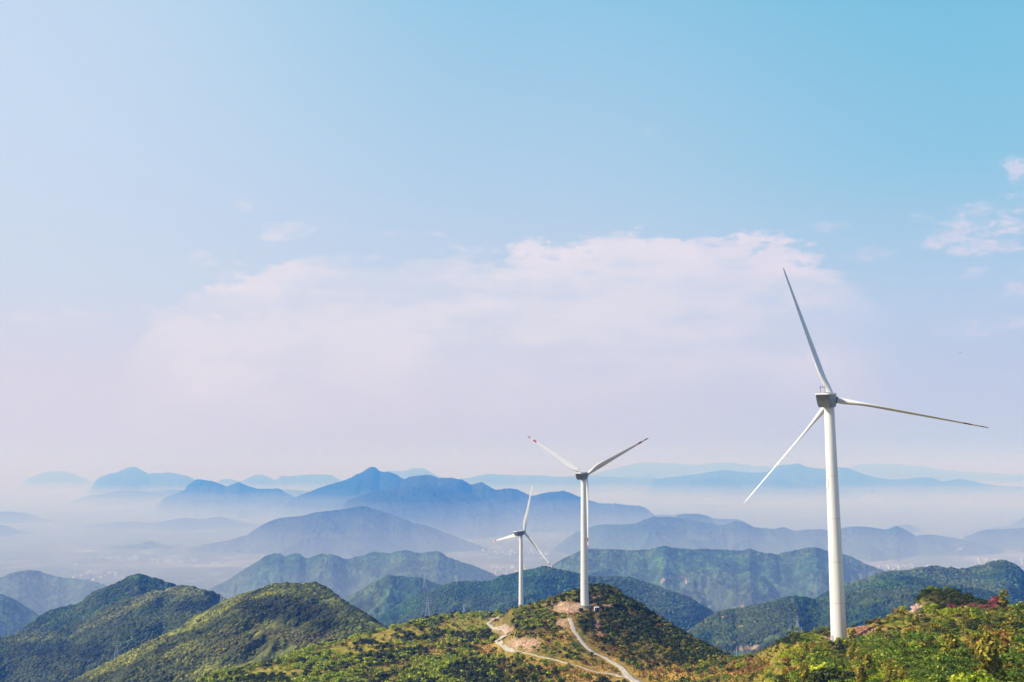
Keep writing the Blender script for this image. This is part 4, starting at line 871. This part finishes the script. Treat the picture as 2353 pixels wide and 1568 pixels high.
n1_ = fbm(X / 26, Y / 26, 3, 201); n2_ = fbm(X / 7, Y / 7, 3, 202); rr1 = r.uniform(0, 1, len(X))
kind = np.full(len(X), 'olive', dtype=object)
kind[(n1_ + .5 * n2_ > .05)] = 'bright'
kind[(n1_ + .5 * n2_ > -.12) & (n1_ + .5 * n2_ <= .05)] = 'mid'
kind[(n1_ < -.22)] = 'dark'
kind[rr1 < .07] = 'rust'; kind[(rr1 > .88)] = 'tier'; kind[(rr1 > .07) & (rr1 < .18)] = 'tall'; kind[(rr1 > .17) & (rr1 < .30)] = 'dark'
def ell(x, y, rx_, ry_): return ((PX - x) / rx_) ** 2 + ((PY - y) / ry_) ** 2 < 1
kn_ = ell(2200, 1378, 150, 34) & (PY < 1392 + (PX - 2120) * .12); kind[kn_] = 'dark'; kind[kn_ & (rr1 > .93)] = 'mid'
kind[ell(1800, 1478, 60, 16)] = 'dark'; kind[ell(1720, 1535, 60, 20) & (rr1 > .5)] = 'rust'; kind[ell(1720, 1535, 60, 20) & (rr1 < .3)] = 'olive'
kind[ell(2030, 1500, 60, 40) & (rr1 > .5)] = 'tier'; kind[ell(2180, 1560, 130, 30) & (rr1 > .3)] = 'tier'
kind[ell(2235, 1500, 35, 22) & (rr1 > .2)] = 'rust'; kind[ell(2300, 1530, 70, 30) & (rr1 > .4)] = 'olive'
kind[ell(2200, 1400, 34, 9) & (rr1 > .45)] = 'pink'; kind[ell(2260, 1402, 50, 8) & (rr1 > .35)] = 'pink'; kind[ell(2325, 1405, 12, 6)] = 'pink'; kind[ell(2240, 1392, 8, 6)] = 'pink'
kind[ell(1762, 1512, 5, 7)] = 'pink'; kind[ell(2153, 1404, 9, 7)] = 'white'
sc = sz0 * 1.08; sc[kind == 'tall'] *= 1.1; sc[kind == 'pink'] *= .75; sc[kind == 'white'] *= .8
sc[(PX > 2105) & (PX < 2360) & (PY < 1400)] *= .8; sc[(PX < 2100) & (PY < 1470)] *= .6
sc[(PX < 1800) & (PY < 1532)] *= .5; sc[(PX < 1760)] *= .75
for (x_, y_) in [(1912, 1478), (1925, 1478), (1940, 1482)]: sc[np.hypot(PX - x_, PY - y_) < 9] *= .9
order = np.argsort(Y); top = order[:300]; rest = order[300:]
NOUN = {'bright': ('bright yellow-green', 'leafy_shrub', 'shrub'), 'mid': ('mid-green', 'leafy_shrub', 'shrub'), 'olive': ('olive-brown', 'leafy_shrub', 'shrub'), 'dark': ('dark green', 'leafy_shrub', 'shrub'), 'rust': ('rust-orange', 'leafy_shrub', 'shrub'), 'pink': ('pink flowering', 'azalea_shrub', 'azalea'), 'tier': ('flat-tiered green', 'tiered_tree', 'small tree'), 'gold': ('golden', 'grass_clump', 'grass clump'), 'tall': ('tall thin olive', 'sapling', 'sapling'), 'white': ('white flowering', 'flowering_shrub', 'shrub')}
PM = {}
def proto_objs(kind, v):
    if (kind, v) not in PM:
        V, F, C = PROTO[kind][v]
        o = mesh_np('crown', V, F, M_LEAF, cols=C); me = o.data; bpy.data.objects.remove(o)
        t = trunk_mb(v + 5, 2.1, 2.8, .07, 5).build('trunk', M_BARK); tm = t.data; bpy.data.objects.remove(t); PM[(kind, v)] = (me, tm)
    return PM[(kind, v)]
def place_shrub(kind, x, y, z, s_, px, py, extra=None):
    adj, nm, cat = NOUN[kind]; v = random.randrange(3); me, tm = proto_objs(kind, v)
    where = extra or ('below the largest turbine' if px < 2000 and px > 1830 else ('in the left part of the foreground thicket' if px <= 1830 else ('in the middle of the foreground thicket' if px < 2180 else 'in the right corner of the foreground thicket')))
    depth = '' if extra else (' along the bottom edge' if py > 1530 else (' halfway up the slope' if py > 1460 else ' near the crest'))
    lab = f'{adj} {cat} {where}{depth}'
    t = thing(nm, lab, cat, (x, y, z - .05), random.uniform(0, 6.28), lab + ', several alike')
    t.scale = (s_, s_, s_ * random.uniform(.85, 1.15))
    for m_, n__ in ((me, 'crown'), (tm, 'trunk')):
        o = bpy.data.objects.new(n__, m_); COL.objects.link(o); o.parent = t
    return t
for (px_, py_, s_, kd) in [(1908, 1489, 1.15, 'dark'), (1922, 1492, 1.3, 'olive'), (1936, 1490, 1.5, 'bright'), (1948, 1487, 1.0, 'mid')]:
    a_, b_, c_ = hit(px_, py_); place_shrub(kd, a_, b_, c_, s_, px_, py_, 'directly in front of the foot of the largest turbine')
for i in top: place_shrub(kind[i], float(X[i]), float(Y[i]), float(Z[i]), float(sc[i]), PX[i], PY[i])
items = []
flower = ('pink', 'white')
for kd in KINDS:
    for v in range(3):
        s_ = [i for i in rest if kind[i] == kd and i % 3 == v]
        if kd in flower:
            for i in s_: place_shrub(kd, float(X[i]), float(Y[i]), float(Z[i]) + .5, float(sc[i]), PX[i], PY[i], 'below the dark knoll at the right edge' if PX[i] > 1900 else 'left of the largest turbine in the scrub')
            continue
        if s_: s_ = np.array(s_); items.append((X[s_], Y[s_], Z[s_] - .1, sc[s_], lowproto(kd, v, 300, .17), None))
batch('scrub', items, M_LEAF)

# central and left hill scrub (400-880 m away): low clumps, one mass
X, Y, Z, PX, PY, r = sample_ground(46000, (380, 1720), (400, 900), 42)
dens = .30 + .70 * sstep(-.15, .25, fbm(X / 22, Y / 22, 4, 210))
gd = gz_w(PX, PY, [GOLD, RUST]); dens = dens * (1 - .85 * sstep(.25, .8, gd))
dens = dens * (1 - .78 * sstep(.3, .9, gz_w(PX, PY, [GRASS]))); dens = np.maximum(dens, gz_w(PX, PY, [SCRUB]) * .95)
grs = np.exp(-np.abs(PY - (1440 - (PX - 1037) * .0)) / 30) * 0
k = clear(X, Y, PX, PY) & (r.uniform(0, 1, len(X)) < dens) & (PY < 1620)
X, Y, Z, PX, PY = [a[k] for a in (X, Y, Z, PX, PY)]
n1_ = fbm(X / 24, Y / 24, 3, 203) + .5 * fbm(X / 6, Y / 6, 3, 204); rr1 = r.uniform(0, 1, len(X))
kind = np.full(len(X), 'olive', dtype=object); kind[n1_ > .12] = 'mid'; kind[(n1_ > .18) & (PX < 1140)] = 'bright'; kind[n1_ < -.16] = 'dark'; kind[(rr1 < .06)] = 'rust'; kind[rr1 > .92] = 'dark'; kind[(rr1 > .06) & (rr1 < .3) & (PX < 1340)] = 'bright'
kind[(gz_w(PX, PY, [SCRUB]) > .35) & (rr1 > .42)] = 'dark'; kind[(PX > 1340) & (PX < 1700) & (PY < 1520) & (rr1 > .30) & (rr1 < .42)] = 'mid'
e2_ = lambda x, y, a, b: ((PX - x) / a) ** 2 + ((PY - y) / b) ** 2 < 1
kind[e2_(1225, 1412, 50, 22) & (rr1 > .55)] = 'mid'; kind[e2_(1470, 1500, 70, 18) & (rr1 > .3)] = 'olive'
pk = np.zeros(len(X), bool)
for (x, y) in [(1513, 1414), (1518, 1422), (1539, 1430), (1421, 1441), (1420, 1452), (1441, 1458), (1508, 1416)]:
    d = np.hypot(PX - x, PY - y); pk[np.argsort(d)[:1]] = True
sc = r.uniform(.55, 1.25, len(X)) * np.where(kind == 'dark', 1.15, 1.0) * np.where((PX < 1150) & ((kind == 'bright') | (kind == 'mid') | (kind == 'dark')), 1.45, 1.0)
for i in np.nonzero(pk)[0]: place_shrub('pink', float(X[i]), float(Y[i]), float(Z[i]) + .4, float(.75), PX[i], PY[i], 'on the dark right flank of the central hill')
items = []
LP = {}
for kd in KINDS:
    for v in range(3):
        s_ = np.array([i for i in range(v, len(X), 3) if kind[i] == kd and not pk[i]], int)
        if len(s_): items.append((X[s_], Y[s_], Z[s_] - .25, sc[s_], lowproto(kd, v, 90, .34), None))
batch('scrub', items, M_LEAF, seed=9)
# dry grass tussocks on the open patches
X, Y, Z, PX, PY, r = sample_ground(60000, (900, 1900), (300, 720), 43)
k = clear(X, Y, PX, PY) & (r.uniform(0, 1, len(X)) < .12 + .8 * gz_w(PX, PY, [GOLD, RUST, GRASS]))
X, Y, Z = X[k], Y[k], Z[k]
def tussock(seed):
    q_ = np.random.default_rng(seed); n = 26; a = q_.uniform(0, 6.28, n); d = np.stack([np.cos(a), np.sin(a)], 1) * q_.uniform(.1, .42, n)[:, None]
    b = np.stack([-np.sin(a), np.cos(a)], 1) * .07; z = q_.uniform(.35, .8, n)
    V = np.stack([np.c_[d * .25 - b, np.zeros(n)], np.c_[d * .25 + b, np.zeros(n)], np.c_[d + b * .3, z], np.c_[d - b * .3, z]], 1).reshape(-1, 3)
    C = np.repeat(np.array([.36, .22, .06])[None] * q_.uniform(.6, 1.3, n)[:, None], 4, 0)
    return V, np.arange(4 * n).reshape(n, 4), C
tint = np.array([1, 1, 1.])[None] * (1 + .0 * X[:, None]) * np.where(fbm(X / 11, Y / 11, 3, 77)[:, None] > .1, np.array([[.55, .75, .5]]), np.array([[1., .95, .9]]))
batch('grass', [(X, Y, Z - .05, r.uniform(.6, 1.3, len(X)), tussock(1), tint)], M_LEAF, seed=11)

# ------------------------------------------------------------------ tree canopy on the middle hills (a far wood read as one mass)
def blob(seed, sub):
    """faceted canopy clump"""
    import bmesh
    bm = bmesh.new(); bmesh.ops.create_icosphere(bm, subdivisions=sub, radius=1.0)
    r_ = random.Random(seed)
    for v in bm.verts: v.co *= r_.uniform(.72, 1.2); v.co.z *= .8
    V = np.array([v.co[:] for v in bm.verts]); F = np.array([[v.index for v in f.verts] for f in bm.faces]); bm.free()
    return V, F
def wood(grid, n, size, sub, seed, cmul=1.0, rows=(.1, .62), dthr=.25):
    Vg, Cgr = grid; r_ = np.random.default_rng(seed); nc, nr = Vg.shape[:2]
    i = r_.uniform(0, nc - 1.01, n); j = r_.uniform(nr * rows[0], nr * rows[1], n)
    a, b = i.astype(int), j.astype(int); fi, fj = (i - a)[:, None], (j - b)[:, None]
    P = Vg[a, b] * (1 - fi) * (1 - fj) + Vg[a + 1, b] * fi * (1 - fj) + Vg[a, b + 1] * (1 - fi) * fj + Vg[a + 1, b + 1] * fi * fj
    dn = .5 + .5 * fbm(P[:, 0] / 45, P[:, 1] / 45, 4, seed)
    PX_, PY_ = proj(P[:, 0], P[:, 1], P[:, 2])
    area = np.abs(Vg[a, np.minimum(b + 1, nr - 1), 1] - Vg[a, b, 1]); area = area / np.percentile(area, 75)
    kp = (r_.uniform(0, 1, n) < np.clip(area, .15, 1)) & (dn > dthr) & (PY_ < 1620) & (PX_ > -60) & (PX_ < 2420)
    kp &= np.linalg.norm(Cgr[a, b] - EARTH, axis=1) > .15
    P = P[kp]; c = Cgr[a, b][kp]; g = dn[kp]
    tn = .55 + .9 * r_.uniform(0, 1, len(P)) ** 1.3
    c = c * tn[:, None] * cmul; yel = (r_.uniform(0, 1, len(P)) < .12)[:, None]; c = np.where(yel, c * np.array([1.7, 1.5, .9]), c)
    s_ = size * r_.uniform(.35, 1.0, len(P)) ** 1.4 * 1.7
    its = []
    for v in range(4):
        V, F = blob(seed + v, sub); m_ = slice(v, None, 4)
        its.append((P[m_, 0], P[m_, 1], P[m_, 2], s_[m_], (V, F, np.ones((len(V), 3))), c[m_]))
    return batch('forest', its, M_CAN, seed=seed, jitter=.15)
wood((V_W, C_W), 70000, 1.75, 1, 301, 1.0, (.2, .60), .33)
wood((V_V, C_V), 60000, 2.4, 1, 302, 1.0, (.2, .60), .1)
wood((V_U, C_U), 42000, 2.9, 1, 303, 1.0, (.2, .62), .1)
wood((V_T, C_T), 55000, 3.0, 1, 304, 1.0, (.2, .62), .1)
wood((V_S, C_S), 50000, 3.6, 1, 305, 1.0, (.2, .62), .15)
wood((V_L, C_L), 55000, 3.6, 1, 306, 1.0, (.2, .60), .1)

# ------------------------------------------------------------------ rock banks and boulders
M_ROCK = mat_attr('rock', nscale=1.2, amt=.4, bump=.15, rough=.9)
def rocks(name, x, y, rx_, ry_, n, s0, s1, col, seed, lab):
    r_ = np.random.default_rng(seed); its = []
    P = []
    for i in range(n):
        a = r_.uniform(0, 6.28); d = math.sqrt(r_.uniform(0, 1)); P.append(hit(x + rx_ * d * math.cos(a), y + ry_ * d * math.sin(a)))
    P = np.array(P)
    V, F = blob(seed, 2); col = np.array(col)
    for v in range(3):
        V, F = blob(seed + v, 2); m_ = slice(v, None, 3)
        if len(P[m_]): its.append((P[m_, 0], P[m_, 1], P[m_, 2], r_.uniform(s0, s1, len(P[m_])), (V, F, np.ones((len(V), 3)) * col), None))
    o = batch(name, its, M_ROCK, seed=seed, jitter=.35); return tag(o, kind='stuff')
rocks('rubble', 1380, 1376, 18, 4, 40, .3, .8, (.42, .25, .18), 401, '')
rocks('rubble', 1372, 1437, 7, 9, 40, .3, .9, (.40, .26, .20), 402, '')
rocks('rubble', 1380, 1461, 7, 6, 30, .3, .8, (.48, .26, .14), 403, '')
rocks('rubble', 1305, 1398, 36, 11, 160, .15, .45, (.50, .34, .24), 404, '')
rocks('rubble', 1292, 1436, 13, 11, 80, .15, .4, (.46, .33, .22), 405, '')
rocks('rubble', 1990, 1452, 34, 13, 150, .2, .6, (.38, .19, .12), 406, '')
rocks('rubble', 1895, 1473, 34, 7, 90, .2, .6, (.48, .30, .22), 407, '')
rocks('rubble', 2108, 1404, 20, 11, 110, .3, .75, (.50, .33, .24), 408, '')
rocks('rubble', 1215, 1482, 18, 11, 160, .25, .7, (.56, .37, .24), 409, '')
rocks('rubble', 1160, 1448, 18, 7, 120, .25, .7, (.56, .37, .23), 410, '')
rocks('rubble', 1400, 1393, 20, 3, 60, .15, .4, (.50, .28, .14), 411, '')

# ------------------------------------------------------------------ reservoir and stony shore in the far valley
PXt, PYt = proj(V_T[..., 0], V_T[..., 1], V_T[..., 2]); d_ = np.hypot(PXt - 1715, (PYt - 1510)); d_[:, V_T.shape[1] // 2:] = 1e9
i_, j_ = np.unravel_index(np.argmin(d_), d_.shape); wx, wy, wz = V_T[i_, j_] + np.array([0, 0, 2.5])
M_WATER = mat_plain('reservoir_water', (.05, .22, .20), .08, spec=.5)
th_ = np.linspace(0, 2 * math.pi, 49)[:-1]; rr_ = 1 + .25 * fbm(np.cos(th_) * 2, np.sin(th_) * 2, 3, 9)
V = np.stack([wx + 26 * rr_ * np.cos(th_), wy + 45 * rr_ * np.sin(th_), np.full(48, wz)], 1)
q = MB(); q.add(V, [tuple(range(48))]); tag(q.build('water', M_WATER), kind='structure')

# ------------------------------------------------------------------ lattice pylons
M_STEEL = mat_plain('galvanised_steel', (.55, .57, .58), .5, .3)
def pylon_mb(H):
    q = MB(); b = H * .11; t = H * .03; zt = H * .72
    lv = [0, .16, .30, .42, .53, .63, .72]
    def w(z): return b + (t - b) * min(1, z / .72)
    th = max(.16, H * .0048)
    def cor(z): s_ = w(z); return [Vector((x * s_, y * s_, z * H)) for x, y in ((-1, -1), (1, -1), (1, 1), (-1, 1))]
    for a, b_ in zip(lv[:-1], lv[1:]):
        A, B = cor(a), cor(b_)
        for k in range(4):
            q.tube([A[k], B[k]], th, 4); q.tube([A[k], B[(k + 1) % 4]], th * .6, 4); q.tube([A[(k + 1) % 4], B[k]], th * .6, 4); q.tube([B[k], B[(k + 1) % 4]], th * .6, 4)
    A = cor(.72)
    for k in range(4): q.tube([A[k], Vector((0, 0, H))], th * .8, 4)
    return q
def arm_mb(H, z, L):
    q = MB(); th = max(.14, H * .004)
    for s_ in (-1, 1):
        q.tube([(0, 0, z * H), (s_ * L, 0, z * H)], th, 4); q.tube([(0, 0, z * H + H * .045), (s_ * L, 0, z * H)], th, 4); q.tube([(s_ * L, 0, z * H), (s_ * L, 0, z * H - H * .05)], th * .9, 4)
        q.tube([(s_ * L * .5, 0, z * H), (s_ * L * .5, 0, z * H + H * .022)], th * .7, 4)
    return q
PYL = [(267, 1470, 1513, 1400, 'lattice pylon on the dark lower left slope, nearest of the left pylons'), (508, 1362, 1385, 1750, 'thin lattice pylon just left of the leftmost notch beside the rounded hill'), (514, 1362, 1388, 1700, 'thin lattice pylon in the notch beside the rounded hill, right of its twin'), (540, 1339, 1371, 1500, 'tall lattice pylon rising behind the left shoulder of the rounded hill'),
       (976, 1318, 1350, 3050, 'faint lattice pylon highest on the wooded slope left of the farthest turbine'), (982, 1369, 1418, 2500, 'large pale lattice pylon left of the farthest turbine'), (1066, 1387, 1412, 2450, 'small lattice pylon between the large pale pylon and the farthest turbine'), (1239, 1309, 1336, 3000, 'lattice pylon right of the farthest turbine tower under its blade'),
       (1709, 1380, 1397, 3300, 'short faint pylon in the pass, leftmost of the pylons between the two big turbines'), (1727, 1367, 1399, 3000, 'tall faint pylon in the pass beside the short leftmost one'), (1797, 1363, 1387, 2500, 'pylon on the crest of the dark wooded ridge'), (1821, 1372, 1400, 2200, 'pylon just right of the dark ridge crest, standing against the trees'),
       (1833, 1413, 1456, 1950, 'tallest lattice pylon left of the largest turbine tower'), (1842, 1440, 1458, 1930, 'short pylon standing close behind the tallest one'), (1874, 1339, 1369, 3200, 'faint pylon left of the largest turbine tower, highest on the slope'), (1978, 1315, 1338, 3600, 'faint pylon right of the largest turbine tower, left of a pair'), (1999, 1312, 1334, 3600, 'faint pylon right of the largest turbine tower, right of a pair')]
for (x, y0, y1, Yp, lab) in PYL:
    X0, Y0, Z0 = [float(a) for a in pt(x, y1, Yp)]; Z1 = float(pt(x, y0, Yp)[2]); H = (Z1 - Z0)
    t = thing('pylon', lab, 'pylon', (X0, Y0, Z0), R(random.uniform(-30, 30)), 'power line pylons')
    pylon_mb(H + 4).build('tower', M_STEEL, t).location = (0, 0, -4)
    for z, L in ((.66, .16), (.77, .19), (.88, .14)): arm_mb(H, z, H * L).build('crossarm', M_STEEL, t)

# ------------------------------------------------------------------ houses and sheds in the valley
M_WALLS = [mat_plain('render_white', (.85, .80, .76), .9), mat_plain('render_cream', (.80, .70, .58), .9), mat_plain('render_pink', (.75, .60, .56), .9), mat_plain('render_grey', (.55, .55, .56), .9)]
M_ROOFS = [mat_plain('roof_red', (.38, .15, .10), .9), mat_plain('roof_grey', (.30, .31, .33), .9), mat_plain('roof_pale', (.80, .78, .77), .8)]
def house(x, y, w, d, h, wm, rm, lab, grp, flat=False, rot=0.0):
    D = CAM_Z / math.tan(math.atan((y - CY) / FPX) - PIT)
    X0, Y0, _ = [float(a) for a in pt(x, y, D)]
    t = thing('building', lab, 'building', (X0, Y0, 0), rot, grp)
    q = MB(); q.box((0, 0, h / 2), (w, d, h)); wl = q.build('wall', wm, t)
    q = MB()
    if flat: q.box((0, 0, h + .6), (w + 1, d + 1, 1.2))
    else: q.loft([[(-w / 2 - .6, -d / 2 - .8, h), (-w / 2 - .6, d / 2 + .8, h), (-w / 2 - .6, 0, h + d * .3)], [(w / 2 + .6, -d / 2 - .8, h), (w / 2 + .6, d / 2 + .8, h), (w / 2 + .6, 0, h + d * .3)]])
    q.build('roof', rm, t)
    q = MB()
    for kx_ in range(max(2, int(w // 6))):
        for kz_ in range(max(1, int(h // 4))): q.box((-w / 2 + (kx_ + .5) * w / max(2, int(w // 6)), -d / 2 - .03, 2 + kz_ * 4), (1.6, .12, 1.6))
    q.build('window_row', M_DKM, t)
for (x, y, pw, ph_, lab) in [(209, 1289, 3, 9, 'slim white tower block, leftmost of the pale valley buildings'), (172, 1305, 14, 7, 'pale pinkish building left of the slim tower block'), (229, 1286, 9, 5, 'faint pale shed right of the slim tower block'), (250, 1287, 14, 6, 'pale long shed left of the double white hall'), (269, 1286, 12, 6, 'short pale hall just left of the double white hall'), (308, 1288, 20, 6, 'wide white hall, lower one of a stepped pair'), (313, 1281, 12, 5, 'slanting white hall behind the lower wide hall'), (351, 1292, 7, 7, 'small pink block left of the longest white factory'),
                             (364, 1292, 6, 7, 'small pink block right of its twin, left of the longest white factory'), (387, 1294, 18, 7, 'longest white factory, left half'), (403, 1295, 7, 8, 'taller white middle block of the longest factory'), (415, 1295, 16, 6, 'longest white factory, right half'), (447, 1293, 18, 7, 'bright white hall at the right end of the factory row'), (495, 1297, 18, 3, 'low bright shed right of the factory row by the pale fields')]:
    D = CAM_Z / math.tan(math.atan((y - CY) / FPX) - PIT); m_ = D / FPX
    house(x, y, pw * m_, 22, ph_ * m_, M_WALLS[0 if 'white' in lab or 'bright' in lab else 2], M_ROOFS[2], lab, 'pale factory halls in the misty left valley', True)
rv = random.Random(5)
def village(n, xs, ys, lab, grp, big=1.0):
    for i in range(n):
        x = rv.uniform(*xs); y = rv.uniform(*ys)
        house(x, y, rv.uniform(9, 17) * big, rv.uniform(9, 12) * big, rv.uniform(8, 17) * big, rv.choice(M_WALLS), rv.choice(M_ROOFS), lab, grp, rv.random() < .3, rv.uniform(-.5, .5))
village(34, (1128, 1222), (1301, 1320), 'small pale village house just above the wooded ridge by the farthest turbine', 'houses of the nearer valley village', 1.1)
village(36, (1105, 1225), (1262, 1278), 'small faint village house in the upper village beside the blue mountain foot', 'houses of the upper valley village', 1.1)
village(16, (1232, 1262), (1270, 1286), 'small faint village house right of the farthest turbine tower', 'houses right of the farthest turbine')
village(26, (2225, 2353), (1288, 1306), 'small pale house on the valley floor at the far right edge', 'houses at the right edge of the valley', 1.3)
village(16, (2010, 2140), (1300, 1310), 'small white building along the pale road right of the largest turbine', 'buildings right of the largest turbine', 1.3)
village(24, (130, 300), (1312, 1335), 'small pale house on the misty plain behind the left hills', 'houses on the misty left plain', 1.2)
# ------------------------------------------------------------------ haze and valley mist
def vol_mat(name, col, dens, absorb=(1, 1, 1)):
    m = bpy.data.materials.new(name); m.use_nodes = True; t = m.node_tree; t.nodes.clear()
    v = t.nodes.new('ShaderNodeVolumePrincipled'); o = t.nodes.new('ShaderNodeOutputMaterial')
    v.inputs['Color'].default_value = (*col, 1); v.inputs['Density'].default_value = dens
    v.inputs['Absorption Color'].default_value = (*absorb, 1)
    t.links.new(v.outputs[0], o.inputs['Volume']); return m
def air_box(name, z0, z1, x, y0, y1, m):
    V = [(sx * x, y, z) for z in (z0, z1) for y in (y0, y1) for sx in (-1, 1)]
    F = [(0, 1, 3, 2), (4, 6, 7, 5), (0, 4, 5, 1), (2, 3, 7, 6), (0, 2, 6, 4), (1, 5, 7, 3)]
    return tag(mesh_np(name, V, [f[::-1] for f in F], m), kind="stuff")
air_box('haze', -1400, 1480, 70000, -6000, 66000, vol_mat('haze_air', (.08, .29, 1.0), 1.3e-4, (1, .94, 1)))
air_box('valley_mist', -1300, 480, 66000, 2600, 64000, vol_mat('mist_air', (.82, .86, 1.0), 1.8e-5, (.5, .6, 1.0)))
air_box('valley_mist', -1250, 390, 65500, 2800, 63500, vol_mat('mist_mid', (.82, .86, 1.0), 7e-5, (.5, .6, 1.0)))
air_box('valley_mist', -1200, 215, 65000, 3000, 63000, vol_mat('mist_low', (.82, .86, 1.0), 1.05e-4, (.5, .6, 1.0)))
air_box('valley_mist', -1100, 1360, 64000, 19000, 62000, vol_mat('mist_far', (.82, .86, 1.0), 4.2e-5, (.5, .6, 1.0)))
